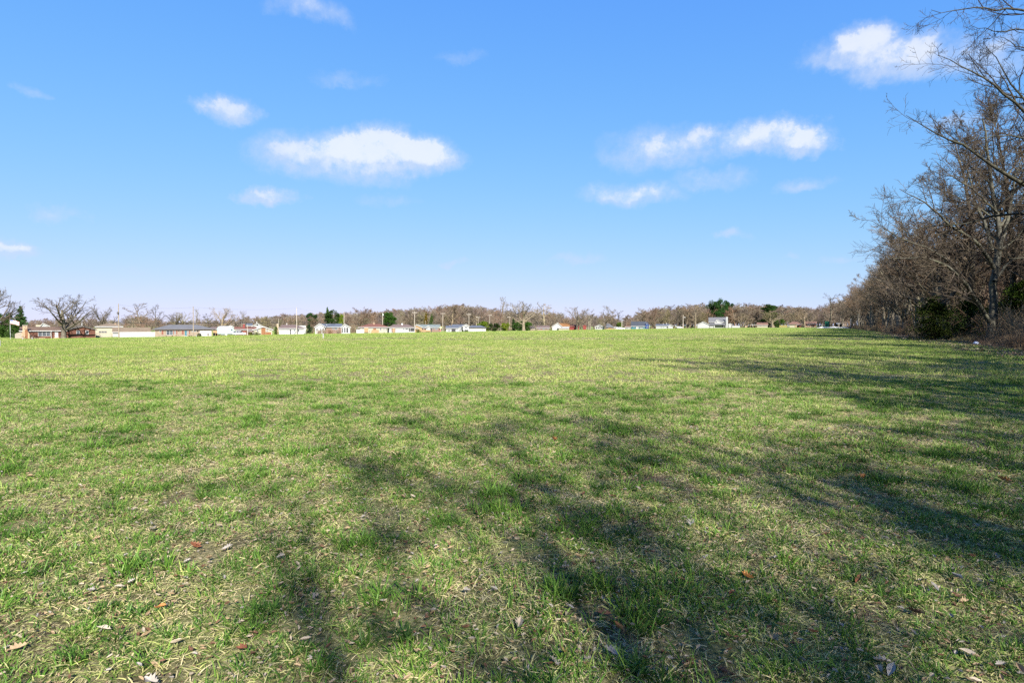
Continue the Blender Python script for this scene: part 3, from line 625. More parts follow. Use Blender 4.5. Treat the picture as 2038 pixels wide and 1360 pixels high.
def hand_tree(name, label, Y, trunk, limbs, extra, seed, base, minr=.008, color=(1, 1, 1), fine=(15, 10)):
    rg = np.random.default_rng(seed); root = thing(name, label, 'tree', base); bx = np.array(base)
    Pt, Rt, Lt = limbs_from(trunk, Y, 16, rg); Rt[0][0] *= 1.5; Rt[0][1] *= 1.12
    P1, R1, L1 = limbs_from(limbs, Y, 14, rg)
    Pe, Re, Le = children(rg, Pt, Rt, Lt, extra[0], extra[1], .98, (35, 75), (.25, .45), (.35, .6), 14, .10, .06, .2, .03)
    P1 = np.concatenate([P1, Pe]); R1 = np.concatenate([R1, Re]); L1 = np.concatenate([L1, Le])
    P2, R2, L2 = children(rg, P1, R1, L1, fine[0], .15, 1.0, (25, 65), (.20, .42), (.4, .7), 7, .12, .04, .25, minr * 1.8)
    P3, R3, L3 = children(rg, P2, R2, L2, fine[1], .12, 1.0, (25, 65), (.32, .6), (.5, .75), 5, .14, .03, .4, minr * 1.25)
    P4, R4, L4 = children(rg, P3, R3, L3, 5, .1, 1.0, (25, 65), (.35, .7), (.55, .8), 3, .18, .03, .6, minr)
    v, q = join_tubes([(Pt - bx, Rt, 14), (P1 - bx, R1, 8)]); a = obj('trunk', arr_mesh(name + '_trunk', v, [(q, 0)], mat_bark('grey_green_bark', (.028, .026, .02), (.105, .10, .078), True, .7), True), root)
    v, q = join_tubes([(P2 - bx, R2, 5), (P3 - bx, R3, 3), (P4 - bx, R4, 3)]); b = obj('crown', arr_mesh(name + '_crown', v, [(q, 0)], TWIG), root)
    a.color = (*color, 1); b.color = (.42, .40, .37, 1)
    return root
HY = 56.0
trunkA = [([(1975, 684), (1976, 640), (1978, 592), (1978, 550), (1981, 527), (1990, 498), (1993, 468), (1985, 424), (1972, 380), (1970, 330), (1962, 280), (1955, 235)], .40, .06, 2.0)]
limbsA = [([(1968, 640), (1950, 612), (1931, 586), (1922, 568), (1905, 542), (1869, 521), (1828, 512), (1763, 516)], .22, .02, -6),
 ([(1905, 542), (1893, 524), (1846, 492), (1805, 482), (1772, 465), (1735, 439)], .13, .02, -8),
 ([(1978, 534), (1958, 498), (1928, 471), (1884, 445), (1869, 427), (1843, 406), (1790, 376)], .20, .02, -5),
 ([(1974, 498), (1966, 468), (1958, 430), (1946, 423), (1937, 392), (1931, 355), (1918, 323), (1895, 304)], .18, .02, 3),
 ([(1990, 498), (2002, 450), (2012, 400), (2020, 350), (2040, 290)], .20, .03, 4),
 ([(1993, 468), (2020, 430), (2050, 400), (2090, 380)], .13, .02, -4),
 ([(1978, 560), (2010, 520), (2050, 500), (2100, 470)], .14, .02, 5),
 ([(1985, 424), (1960, 400), (1930, 370), (1890, 350), (1850, 340)], .11, .02, -3)]
X0, Y0, _ = at(1975, HY)
hand_tree('tall_tree', 'tall grey tree with a big low limb leaning left over the field', HY, trunkA, limbsA, (14, .35), 11, (X0, Y0, float(ground_z(X0, Y0))), .012)
NY = 33.0
bX, bY, bZ = at(2190, NY)
trunkB = [([(2190, 706), (2185, 600), (2180, 500), (2165, 400), (2150, 280), (2140, 150), (2130, 20), (2120, -150)], .34, .06, 0)]
limbsB = [([(2170, 470), (2120, 430), (2075, 392), (2038, 371), (2013, 354), (1983, 335), (1963, 316), (1929, 295), (1902, 279), (1879, 272), (1845, 258), (1803, 229)], .16, .012, -2),
 ([(2175, 470), (2110, 430), (2038, 423), (1981, 428), (1948, 440), (1895, 451), (1856, 444), (1815, 458)], .12, .010, 3),
 ([(2150, 330), (2090, 270), (2038, 223), (1993, 182), (1952, 150), (1902, 120), (1867, 109)], .12, .010, -2),
 ([(2155, 320), (2080, 240), (2038, 200), (2013, 173), (1993, 138), (1978, 109), (1956, 83)], .10, .010, 2),
 ([(2135, 90), (2090, 40), (2038, 19), (1990, 19), (1934, 18), (1893, 21), (1853, 19)], .09, .010, -2),
 ([(2140, 140), (2080, 80), (2038, 60), (1993, 59), (1958, 62), (1932, 50)], .08, .010, 2),
 ([(2140, 190), (2080, 130), (2038, 98), (2010, 86), (1985, 72)], .07, .010, 0),
 ([(2160, 380), (2100, 330), (2038, 268), (2000, 272), (1960, 268), (1930, 280)], .09, .010, -3),
 ([(2130, 20), (2080, -20), (2030, -30), (1985, 0), (1960, 10)], .07, .010, -1),
 ([(2190, 560), (2120, 520), (2070, 505), (2020, 515), (1975, 505)], .09, .010, -3)]
hand_tree('overhanging_tree', 'bare tree whose dark boughs reach into the sky from beyond the right edge', NY, trunkB, limbsB, (7, .3), 12, (bX, bY, bZ), .0075, (.6, .6, .58), (10, 7))

# ------------------------------------------------------------------ evergreens
def cards(rg, C, size, flat=0.0, aspect=.6, dirs=None):
    """a leaf sized four cornered face at every centre"""
    n = len(C); a = norm(rg.normal(0, 1, (n, 3)) + (dirs * 1.5 if dirs is not None else 0)); b = norm(np.cross(a, norm(rg.normal(0, 1, (n, 3)))))
    s = size * rg.uniform(.6, 1.3, n)[:, None]; a = a * s; b = b * s * aspect
    v = np.stack([C - a, C - b * .8, C + a, C + b * .8], 1); return v.reshape(-1, 3), np.arange(n * 4).reshape(n, 4)
def conifer(name, seed, H, W, n, size, clear=.05, ragged=.25, shape=1.0):
    rg = np.random.default_rng(seed); nb = 90
    bz = clear * H + (1 - clear) * H * np.sort(rg.uniform(0, 1, nb)); ba = rg.uniform(0, 6.28, nb)
    br = (W / 2) * ((1 - (bz / H)) ** shape * 1.0 + .05) * rg.uniform(1 - ragged * 1.6, 1.1, nb)
    bi = rg.integers(0, nb, n); t = rg.uniform(0, 1, n) ** .55
    r = br[bi] * t; C = np.stack([np.cos(ba[bi]) * r, np.sin(ba[bi]) * r, bz[bi] + .12 * br[bi] - r * .18], -1) + rg.normal(0, 1, (n, 3)) * (br[bi] * .16 + .04)[:, None]
    v, q = cards(rg, C, size, dirs=np.stack([np.cos(ba[bi]), np.sin(ba[bi]), -.3 * np.ones(n)], -1)); C = None
    tp = np.array([[[0, 0, -.3], [0, 0, H * .5], [0, 0, H * .97]]]); tv, tq = tubes(tp, np.array([[W * .035 + .05, W * .02 + .03, .02]]), 7)
    bp = np.stack([np.stack([np.zeros(nb), np.zeros(nb), bz], -1), np.stack([np.cos(ba) * br * .9, np.sin(ba) * br * .9, bz - br * .06], -1)], 1)
    bv, bq = tubes(bp, np.stack([np.full(nb, .05), np.full(nb, .015)], 1) * H / 12, 3)
    return dict(trunk=arr_mesh(name + '_trunk', np.concatenate([tv, bv]), [(np.concatenate([tq, bq + len(tv)]), 0)], BARK, True), crown=arr_mesh(name + '_crown', v, [(q, 0)], MATS['needles']), H=H, W=W / 2)
def clumpy(name, seed, H, W, nc, n, size, zlo=.25, mat='needles', cl=.22, stem=.04):
    """irregular crown of separate clumps on real limbs"""
    rg = np.random.default_rng(seed); z = zlo * H + (1 - zlo) * H * rg.uniform(0.02, .93, nc)
    rr = (W / 2) * np.sqrt(np.clip(1 - ((z / H - (zlo + .95) / 2) / ((1.05 - zlo) / 2)) ** 2, .06, 1)) * rg.uniform(.25, 1, nc); a = rg.uniform(0, 6.28, nc)
    K = np.stack([np.cos(a) * rr, np.sin(a) * rr, z], -1); ks = W * cl * rg.uniform(.5, 1.1, nc)
    i = rg.integers(0, nc, n); C = K[i] + norm(rg.normal(0, 1, (n, 3))) * (ks[i] * rg.uniform(.2, 1, n) ** .5)[:, None] * np.array([1, 1, .6])
    v, q = cards(rg, C, size)
    tp = np.array([[[0, 0, -.3], [.1, 0, H * .4], [0, .1, H * .9]]]); tv, tq = tubes(tp, np.array([[W * stem + .03, W * stem * .7, .03]]), 7)
    s0 = np.stack([np.zeros(nc), np.zeros(nc), z * .75], -1); bp = np.stack([s0, (s0 + K) / 2 + [0, 0, .02 * H], K], 1); bv, bq = tubes(bp, np.broadcast_to(np.array([.07, .045, .02]) * W / 8, (nc, 3)), 4)
    return dict(trunk=arr_mesh(name + '_trunk', np.concatenate([tv, bv]), [(np.concatenate([tq, bq + len(tv)]), 0)], BARK, True), crown=arr_mesh(name + '_crown', v, [(q, 0)], MATS[mat]), H=H, W=W / 2)
mat_leaf('needles', (.016, .034, .014), (.050, .085, .028), .15); mat_leaf('leaves', (.05, .085, .02), (.13, .17, .045), .3)
CON = [conifer('fir', 401, 12, 7.5, 5200, .30), conifer('narrow_fir', 402, 12, 4.5, 4200, .26, shape=.8), conifer('wide_cedar', 403, 6, 6, 9000, .12, clear=0.0, ragged=.62, shape=.42)]
PINE = [clumpy('pine', 411, 14, 10, 34, 7000, .30, .25), clumpy('pine_b', 412, 15, 8, 26, 5200, .32, .4)]
BUSH = [clumpy('bush', 421, 2.2, 3.2, 16, 2200, .12, .02, 'leaves', .26, .03), clumpy('green_tree', 422, 7, 8, 26, 4600, .26, .05, 'leaves', .22)]
ndl = (1, 1, 1)
def ev(kit, px, base, top, wpx, color, label, name='evergreen_tree', cat='tree', Y=None, group=None):
    if Y is None: X, Y = hit(px, base)
    else: X = (px - 1019) / FPX * Y
    z = float(ground_z(X, Y)); s = Y / FPX; top_z = world_pt(px, top, Y)[2]
    return plant_tree(kit, (X, Y, z), max(.4, top_z - z), wpx * s * math.cos(math.atan2(X, Y)) * 1.0, color, label, group, name=name, cat=cat)
# the two dark cedars under the tall tree
ev(CON[2], 1858, 674, 590, 135, (.85, .66, .42), 'dark brown green cedar filling the gap left of the tall grey tree', 'cedar', Y=62)
ev(CON[2], 1928, 676, 582, 120, (.7, .66, .45), 'dark cedar directly behind the trunk of the tall grey tree', 'cedar', Y=64)
ev(CON[2], 2030, 678, 560, 150, (.95, .85, .42), 'olive green cedar at the right edge beside the tall grey tree', 'cedar', Y=57)

# ------------------------------------------------------------------ the wood along the right edge
def line_pt(v, u):
    X = LX + DIR[0] * v + NRM[0] * u; Y = DIR[1] * v + NRM[1] * u
    return float(X), float(Y), float(ground_z(X, Y))
wr = random.Random(21)
cols = ['brown', 'grey', 'brown', 'tan', 'dark', 'olive', 'rust', 'brown']
for i, (X, Y, h, wd, kk) in enumerate([(3.1, -10.6, 14.5, 7.5, 3), (7.6, -6.4, 14.5, 9.0, 1), (12.2, -.5, 15, 9, 2), (.6, -13.5, 10.0, 7, 0), (15.5, 6.5, 15.5, 9, 0), (20.5, 13.5, 16, 10, 1)]):
    plant_tree(NEARW[kk], (X, Y, float(ground_z(X, Y))), h, wd, TREES_RGB['brown'], 'bare tree of the wood standing outside the right edge of the view', 'wood trees beyond the right edge of the view', 1.0 + i, trunkcol=TREES_RGB['grey'])
v = -34.0; k = 0; nf = 0
ORD = 'first second third fourth fifth sixth seventh eighth ninth tenth eleventh twelfth thirteenth fourteenth'.split()
while v < 430:
    X, Y, z = line_pt(v, wr.uniform(-3.5, .5)); p = 1019 + X / Y * FPX if Y > 1 else 9e9
    inview = 0 < p < 2036 and Y > 5
    if not (24 < Y < 52 or 1905 < p < 2034 and Y < 75 and Y > 5):
        kit = WOOD[k % len(WOOD)] if wr.random() < .7 else wr.choice(WOOD)
        if Y < 24: kit = NEARW[k % 3]
        h = wr.uniform(15, 19) if Y < 60 else (wr.uniform(15, 19) if Y < 160 else wr.uniform(17, 22)); wd = h * wr.uniform(.62, .85)
        if Y < 24: h = wr.uniform(12.0, 15.5) if Y < 4 else wr.uniform(13.5, 17); wd = min(h * wr.uniform(.65, .85), 12.5)
        if inview: lab, grp = 'bare brown tree far along the front row of the wood at right', 'front row of the wood at right'
        else: lab, grp = 'bare tree of the wood standing outside the right edge of the view', 'wood trees beyond the right edge of the view'
        if inview and Y > 40:
            nf += 1
            if nf <= 14: lab = ORD[nf - 1] + ' tree of the wood\'s front row, counted leftward from the tall grey tree'
        c = TREES_RGB[wr.choice(cols)]; plant_tree(kit, (X, Y, z), h, wd, c, lab, grp, wr.uniform(0, 6.28), trunkcol=TREES_RGB['grey'])
        k += 1
    v += wr.uniform(4.6, 6.2) if v < 24 else wr.uniform(3.6, 5.2) if v < 60 else (wr.uniform(4.5, 6.5) if v < 170 else wr.uniform(7, 10))
for px_, Y_, top_, wd_, lab_ in ((1932, 68, 232, 10.5, 'tall fine twigged tree standing behind the tall grey tree, to its left'), (2008, 62, 175, 10, 'tall dark upright tree behind the tall grey tree, to its right')):
    X, Y, z = at(px_, Y_); plant_tree(WOOD[4 if px_ < 2000 else 1], (X, Y, z), world_pt(px_, top_, Y_)[2] - z, wd_, (.7, .62, .55), lab_, None, .7, trunkcol=(.6, .58, .54))
# pale stems one can pick out low in the wood between the cedars and the far end
def stem(px, base, pts, r, label):
    X, Y = hit(px, base, 400, 30); z = float(ground_z(X, Y)); b = np.array([X, Y, z]); P = [world_pt(x, y, Y + i * .4) - b for i, (x, y) in enumerate(pts)]; P[0][2] = -.2
    root = thing('young_tree', label, 'tree', (X, Y, z)); rg = np.random.default_rng(int(px))
    p, L = resample(P, 10); p = p[None]; Rr = np.linspace(r, r * .3, 11)[None]
    vv, q = tubes(p, Rr, 6); o = obj('trunk', arr_mesh('young_tree_trunk', vv, [(q, 0)], BARK, True), root); o.color = (1.5, 1.35, 1.1, 1)
    P2, R2, L2 = children(rg, p, Rr, np.array([L]), 12, .3, 1, (25, 55), (.3, .5), (.4, .6), 6, .12, .05, .3, .012); P3, R3, L3 = children(rg, P2, R2, L2, 7, .1, 1, (25, 60), (.35, .6), (.5, .7), 4, .15, .04, .4, .010)
    vv, q = join_tubes([(P2, R2, 4), (P3, R3, 3)]); o = obj('crown', arr_mesh('young_tree_crown', vv, [(q, 0)], TWIG), root); o.color = (1.1, .95, .8, 1)
stem(1819, 662, [(1819, 662), (1813, 640), (1808, 610), (1806, 585), (1800, 550), (1792, 515)], .10, 'pale crooked young tree left of the dark cedar')
stem(1881, 668, [(1881, 668), (1876, 645), (1870, 620), (1868, 600), (1858, 575), (1850, 540)], .09, 'thin pale tree growing up through the front of the dark cedar')
stem(1924, 668, [(1924, 668), (1916, 645), (1908, 625), (1900, 605), (1890, 580)], .07, 'slender leaning stem between the cedar and the tall grey tree')
stem(1846, 666, [(1846, 666), (1843, 640), (1846, 605), (1838, 570), (1826, 520), (1822, 480)], .08, 'straight young tree at the left rim of the dark cedar')
stem(2030, 676, [(2030, 676), (2032, 640), (2028, 600), (2034, 560), (2030, 500)], .09, 'bare young tree in front of the olive cedar at the right edge')

kitW = [proto('wood_kit_%d' % i, None) for i in range(0)]
def joined(k, nm):   # trunk and crown of one kind of tree as one mesh, for trees too far or too hidden to be told apart
    a, b = k['trunk'], k['crown']; va = np.empty(len(a.vertices) * 3, np.float32); a.vertices.foreach_get('co', va); vb = np.empty(len(b.vertices) * 3, np.float32); b.vertices.foreach_get('co', vb)
    qa = np.empty(len(a.loops), np.int32); a.loops.foreach_get('vertex_index', qa); qb = np.empty(len(b.loops), np.int32); b.loops.foreach_get('vertex_index', qb)
    s = np.array([1 / k['W'], 1 / k['W'], 1 / k['H']])      # normalised: 1 m half width, 1 m high
    V_ = np.concatenate([va.reshape(-1, 3), vb.reshape(-1, 3)]) * s
    return V_, qa.reshape(-1, 4), qb.reshape(-1, 4) + len(a.vertices)
def kit_mat(name, tints, base):
    """twigs of a wood seen as one mass: every tree its own tint"""
    m, n, b = principled(name); oi = n.new('ShaderNodeObjectInfo'); r = n.new('ShaderNodeValToRGB'); r.color_ramp.interpolation = 'CONSTANT'; n.t.links.new(oi.outputs['Random'], r.inputs[0])
    e = r.color_ramp.elements
    for i, t in enumerate(tints):
        c = tuple(x * y for x, y in zip(TREES_RGB[t], base)); p = i / len(tints)
        k = e[0] if i == 0 else (e[1] if i == 1 else e.new(p)); k.position = p; k.color = c4(c)
    g = n.new('ShaderNodeNewGeometry'); ns = n.noise(g.outputs['Position'], .35, 5, .7)
    n.t.links.new(n.mix(n.step(ns.outputs['Fac'], .3, .7), n.mix(1.0, r.outputs[0], (.75, .75, .75, 1), 'MULTIPLY'), r.outputs[0]), b.inputs['Base Color'])
    b.inputs['Roughness'].default_value = .95; b.inputs['Specular IOR Level'].default_value = .1
    return m
M_FAR = kit_mat('far_wood_twigs', ['brown', 'tan', 'grey', 'red', 'brown', 'olive', 'purple', 'rust', 'brown', 'tan'], (.150, .131, .113))
M_BACK = kit_mat('wood_interior_twigs', ['brown', 'grey', 'rust', 'brown', 'tan', 'dark', 'olive', 'red'], (.135, .112, .088))
def kits(src, nm, mt):
    out = []
    for i, k in enumerate(src):
        V_, a, b = joined(k, nm); out.append(proto('%s_%d' % (nm, i), arr_mesh(nm, V_, [(a, 0), (b, 0)], mt)))
    return out
# the rows behind the front row
P, Q, S, I = [], [], [], []
rg = np.random.default_rng(71); v = -30.0
while v < 440:
    for row in range(2):
        X, Y, z = line_pt(v + rg.uniform(-2, 2), -6 - row * 7 - rg.uniform(0, 4)); h = rg.uniform(15, 19.5) + (2 if v > 150 else 0); wd = h * rg.uniform(.26, .38)
        P.append((X, Y, z)); Q.append((0, 0, rg.uniform(0, 6.28))); S.append((wd, wd, h)); I.append(rg.integers(0, 6) if v > 40 else rg.integers(6, 10))
    v += 5.4 if v < 40 else 4.6 if v < 140 else 6.5
instancer('woodland', 'dense bare brown woodland behind the front row along the right side', P, Q, S, I, kits(WOOD + NEARW, 'wood_kit', M_BACK))
# brush and saplings at the foot of the wood
def brush_mesh(nm, seed, n, H, Wd, r):
    rg = np.random.default_rng(seed); st = np.zeros((n, 3)); st[:, :2] = rg.normal(0, Wd * .3, (n, 2)); d = norm(np.stack([rg.normal(0, .5, n), rg.normal(0, .5, n), np.ones(n)], -1))
    P1 = grow(rg, st, d, rg.uniform(.5, 1, n) * H, 5, .18, .02); R1 = np.linspace(r, r * .4, 6)[None] * rg.uniform(.6, 1.3, (n, 1)); P2, R2, L2 = children(rg, P1, R1, np.full(n, H), 6, .2, 1, (25, 70), (.2, .45), (.5, .8), 3, .18, .02, .5, r * .4)
    v_, q = join_tubes([(P1, R1, 3), (P2, R2, 3)]); return v_, q
M_BR = kit_mat('brush_stems', ['brown', 'tan', 'rust', 'brown', 'red', 'olive', 'pale'], (.15, .122, .088))
BR = []
for i in range(4):
    v_, q = brush_mesh('brush', 80 + i, 60, 2.4, 2.4, .014); BR.append(proto('brush_%d' % i, arr_mesh('brush', v_, [(q, 0)], M_BR)))
P, Q, S, I = [], [], [], []
for v in np.arange(24, 430, .9):
    for row in range(4 if v < 150 else 2):
        X, Y, z = line_pt(v + rg.uniform(-.7, .7), 1.6 - rg.uniform(0, 2) - row * 1.6); p = 1019 + X / Y * FPX
        s = rg.uniform(.25, .75) if row < 2 else rg.uniform(.6, 1.5)
        if 1800 < p < 2000 and Y < 75: s *= .45
        if rg.uniform() < (.62 if v < 62 else .9): P.append((X, Y, z)); Q.append((0, 0, rg.uniform(0, 6.28))); S.append((s, s, s * rg.uniform(.7, 1.4))); I.append(rg.integers(0, 4))
for v in np.arange(40, 430, 2.2):
    for u_ in (-10, -20):
        X, Y, z = line_pt(v, u_ + rg.uniform(-3, 3)); s = rg.uniform(1.8, 2.9); P.append((X, Y, z)); Q.append((0, 0, rg.uniform(0, 6.28))); S.append((s, s, s)); I.append(rg.integers(0, 4))
instancer('undergrowth', 'tangle of brown saplings and brush at the foot of the wood', P, Q, S, I, BR)

# ------------------------------------------------------------------ far woods behind the houses
KN = [(-60, 640), (60, 636), (150, 632), (230, 634), (280, 627), (330, 637), (380, 637), (440, 634), (510, 630), (560, 626), (640, 624), (700, 620), (780, 617), (830, 613), (880, 608), (930, 607), (962, 612), (1000, 618), (1060, 620), (1110, 624), (1135, 632), (1160, 626),
      (1200, 626), (1240, 634), (1265, 624), (1300, 614), (1340, 609), (1380, 606), (1450, 605), (1500, 606), (1550, 609), (1600, 612), (1640, 610), (1660, 600), (1700, 590)]
kx = [a for a, b in KN]; ky = [b for a, b in KN]
P, Q, S, I = [], [], [], []
for row, (Yd, dt) in enumerate([(460, 8), (500, 5), (550, 3), (600, 1), (650, 0)]):
    p = -60.0
    while p < 1700:
        Y = Yd + rg.uniform(-20, 20); X = (p - 1019) / FPX * Y; z = float(ground_z(X, Y)); top = np.interp(p, kx, ky) + dt + rg.uniform(-3, 3.5); h = world_pt(p, top, Y)[2] - z
        if rg.uniform() < .92:
            wd = rg.uniform(.36, .52) * max(h, 9); P.append((X, Y, z)); Q.append((0, 0, rg.uniform(0, 6.28))); S.append((wd, wd, max(h, 4))); I.append(rg.integers(0, 5))
        p += rg.uniform(5, 9) if p > 500 else rg.uniform(6, 12)
instancer('distant_woods', 'brown leafless woods on the skyline behind the row of houses', P, Q, S, I, kits(FAR, 'far_kit', M_FAR))

# ------------------------------------------------------------------ single trees one can tell apart behind and among the houses
def tr(kit, px, base, top, wpx, col, label, Y=None, rot=None, trunkcol=None, name='bare_tree', group=None):
    if Y is None: X, Y = hit(px, base)
    else: X = (px - 1019) / FPX * Y
    z = float(ground_z(X, Y)); s = Y / FPX
    return plant_tree(kit, (X, Y, z), world_pt(px, top, Y)[2] - z, wpx * s, TREES_RGB[col], label, group, rot, name, TREES_RGB[trunkcol] if trunkcol else None)
V0, V1 = VASE; S0, S1 = SPARSE; F = FAR
tr(V0, 127, 674, 586, 116, 'dark', 'wide spreading bare tree with stout crooked limbs before the brick house', trunkcol='grey', rot=.4)
tr(V1, -22, 672, 572, 90, 'dark', 'bare tree at the left edge, only its branch tips in view', Y=150)
tr(V1, 206, 668, 611, 60, 'dark', 'bare spreading tree behind the brick house, left of the first utility pole', Y=235, rot=2.2)
tr(S1, 262, 668, 622, 40, 'brown', 'bare tree just right of the first utility pole', Y=240)
tr(S0, 284, 668, 603, 62, 'brown', 'large bare tree rising over the white fence', Y=232)
tr(F[4], 296, 668, 628, 60, 'red', 'low reddish thicket tree below the large tree over the white fence', Y=226)
tr(S1, 309, 668, 605, 32, 'dark', 'narrow dark tree at the left end of the grey hipped roof', Y=222)
tr(V0, 349, 668, 622, 44, 'dark', 'dark pollarded tree behind the grey hipped roof, left one', Y=260, rot=1.0)
tr(V1, 366, 668, 621, 40, 'olive', 'branching tree behind the grey hipped roof, between the dark tree and the pole', Y=262, rot=3.0)
tr(S0, 389, 668, 615, 22, 'olive', 'thin tree right behind the second utility pole', Y=265)
tr(S1, 412, 668, 623, 30, 'dark', 'bare tree above the right end of the grey hipped roof', Y=270)
tr(V1, 440, 666, 612, 56, 'tan', 'wide bare tree behind the camper trailer', Y=290, rot=.2)
tr(S0, 479, 665, 619, 36, 'grey', 'small bare tree behind the red chimney', Y=310)
tr(F[1], 520, 664, 628, 40, 'olive', 'bushy bare tree above the white gable', Y=390)
tr(F[0], 577, 664, 626, 22, 'tan', 'tan tree behind the chimney of the white hipped house', Y=360)
tr(F[1], 716, 660, 612, 66, 'red', 'broad rounded reddish bare tree behind the dark pickup', Y=365)
tr(F[2], 625, 660, 629, 36, 'red', 'pinkish bare tree behind the round dark shrub', Y=370)
tr(F[4], 803, 660, 629, 36, 'tan', 'pale tan bushy tree behind the brown hipped roof', Y=400)
tr(F[0], 820, 660, 619, 36, 'dark', 'dark bare tree left of the pole with the first crossarm', Y=410)
tr(S0, 885, 660, 627, 18, 'olive', 'short ivy covered tree beside the second crossarm pole', trunkcol='dark')
tr(F[3], 897, 657, 606, 40, 'tan', 'tall tan tree on the skyline above the white garage', Y=440)
tr(F[0], 938, 657, 609, 34, 'dark', 'dark tree rising on the skyline behind the third crossarm pole', Y=440)
tr(S1, 949, 659, 624, 36, 'pale', 'small white limbed tree before the white wing of the house', trunkcol='pale', rot=1.1)
tr(S0, 996, 659, 591, 36, 'grey', 'tall narrow tree with pale trunk, highest on the skyline at centre', trunkcol='pale')
tr(F[1], 985, 658, 614, 40, 'red', 'reddish bare tree left of the tall pale trunked tree', Y=400)
tr(V0, 1042, 659, 599, 84, 'grey', 'wide grey green tree with a white trunk at the centre of the row', trunkcol='pale', rot=2.0)
tr(S1, 1084, 658, 602, 56, 'pale', 'bare tree with white upper limbs right of the wide grey one', Y=385, trunkcol='pale')
tr(F[1], 1072, 657, 617, 52, 'grey', 'dense grey bare tree behind the small pink house', Y=400)
tr(F[4], 1100, 657, 618, 40, 'brown', 'brown tree above the left side of the white gable with rusty roof', Y=410)
tr(V1, 1148, 657, 611, 56, 'tan', 'round golden brown tree standing over the red shed', Y=372, trunkcol='dark')
tr(S1, 1171, 657, 615, 34, 'grey', 'grey bare tree between the red shed and the porch', Y=392)
tr(S0, 1203, 656, 609, 44, 'grey', 'open topped tree before the grey hipped roof', Y=385, trunkcol='dark')
tr(F[0], 1215, 656, 619, 34, 'tan', 'tan tree behind the grey hipped roof', Y=420)
tr(S1, 1230, 656, 617, 24, 'dark', 'slim dark tree left of the blue house', Y=410)
tr(F[3], 1246, 656, 626, 22, 'purple', 'slender tree over the pink roofed house', Y=430)
tr(F[0], 1279, 656, 613, 40, 'brown', 'full brown tree right behind the blue house', Y=430)
tr(F[1], 1305, 655, 612, 36, 'red', 'reddish tree left of the low white house', Y=440)
tr(F[2], 1330, 655, 609, 36, 'olive', 'olive brown tree over the low white house', Y=445)
tr(S0, 1348, 654, 608, 42, 'dark', 'dark trunked tree beside the lone white pole', Y=420, trunkcol='dark')
tr(F[0], 1366, 654, 604, 34, 'brown', 'brown tree behind the lone white pole', Y=445)
tr(S1, 1384, 653, 604, 30, 'tan', 'pale trunked tree at the corner of the white gabled garage', Y=425, trunkcol='pale')
tr(F[1], 1408, 653, 620, 40, 'olive', 'bushy olive tree behind the white gabled garage', Y=440)
tr(F[0], 1452, 652, 608, 34, 'red', 'russet tree behind the white chimney', Y=450)
tr(F[4], 1477, 652, 619, 54, 'pale', 'pale many stemmed tree spreading beside the white chimney', Y=415)
tr(F[0], 1500, 652, 603, 36, 'brown', 'brown tree on the skyline right of the many stemmed one', Y=450)
tr(V0, 1537, 652, 618, 52, 'olive', 'greenish bare tree with crooked pale limbs between the two rusty roofs', Y=420, trunkcol='pale')
tr(F[3], 1560, 652, 610, 34, 'grey', 'grey upright tree right of the dark evergreen', Y=440)
tr(F[1], 1583, 652, 608, 44, 'tan', 'broad tan tree behind the rose hipped roof', Y=450)
tr(V1, 1601, 652, 622, 50, 'tan', 'low branching tree between the rose and the rusty roofs', Y=425)
tr(F[2], 1622, 652, 607, 36, 'purple', 'greyish purple tree behind the rusty roof at right', Y=450)
tr(S1, 1652, 652, 583, 42, 'dark', 'dark trunked tree beside the green box at the end of the field', Y=400, trunkcol='dark')
tr(F[0], 1676, 652, 588, 40, 'grey', 'grey tree behind the black open shelter', Y=400)
tr(F[1], 1700, 653, 575, 46, 'brown', 'brown tree where the wood meets the end of the field', Y=330)
# evergreens
ev(CON[0], 42, 671, 610, 50, (.9, 1.05, .95), 'dark pointed fir behind the flag', Y=192)
ev(BUSH[1], 5, 671, 624, 52, (.45, .62, .5), 'broad dark green leafy tree at the left edge behind the flagpole', Y=190)
ev(BUSH[1], 26, 671, 640, 30, (.45, .6, .55), 'low dark green leafy tree between the flagpole and the chimney', Y=184)
ev(PINE[1], 622, 660, 622, 24, (.9, .95, .9), 'distant dark pine top above the round dark shrub', Y=420)
ev(CON[0], 652, 660, 612, 20, (.9, 1, .9), 'pointed dark pine behind the blue grey roof', Y=400)
ev(PINE[0], 661, 660, 618, 30, (.8, .82, .55), 'wide green pine behind the blue grey roof, right of the pointed one', Y=395)
ev(BUSH[1], 678, 660, 626, 18, (1.3, 1.25, .6), 'yellow green tree left of the pole before the small white gable', Y=400)
ev(BUSH[1], 773, 660, 622, 34, (.32, .52, .36), 'rounded bright green evergreen behind the pole with the white lamp', Y=375, group=None)
ev(CON[1], 848, 659, 620, 12, (2.6, 1.1, .5), 'rust brown dead fir right of the first crossarm pole', Y=420)
ev(CON[1], 859, 659, 625, 14, (1.3, 1.2, .9), 'dark green fir beside the rust brown one', Y=415)
ev(BUSH[1], 963, 657, 640, 26, (1.15, 1.15, .45), 'yellow green shrub tree right of the white limbed tree', Y=385)
ev(BUSH[1], 1005, 657, 643, 20, (1.2, 1.15, .45), 'yellow green shrub right of the tall pale trunk', Y=380)
ev(BUSH[1], 984, 657, 644, 26, (.3, .35, .35), 'dark shrubbery behind the fourth crossarm pole', Y=385)
ev(BUSH[1], 1034, 657, 640, 26, (.35, .55, .4), 'dark green shrub left under the white trunked tree', Y=380)
ev(BUSH[1], 1050, 657, 641, 24, (.45, .7, .45), 'dark green shrub right under the white trunked tree', Y=380)
ev(CON[1], 1022, 657, 632, 12, (.8, .8, .7), 'slim dark fir left of the white trunked tree', Y=390)
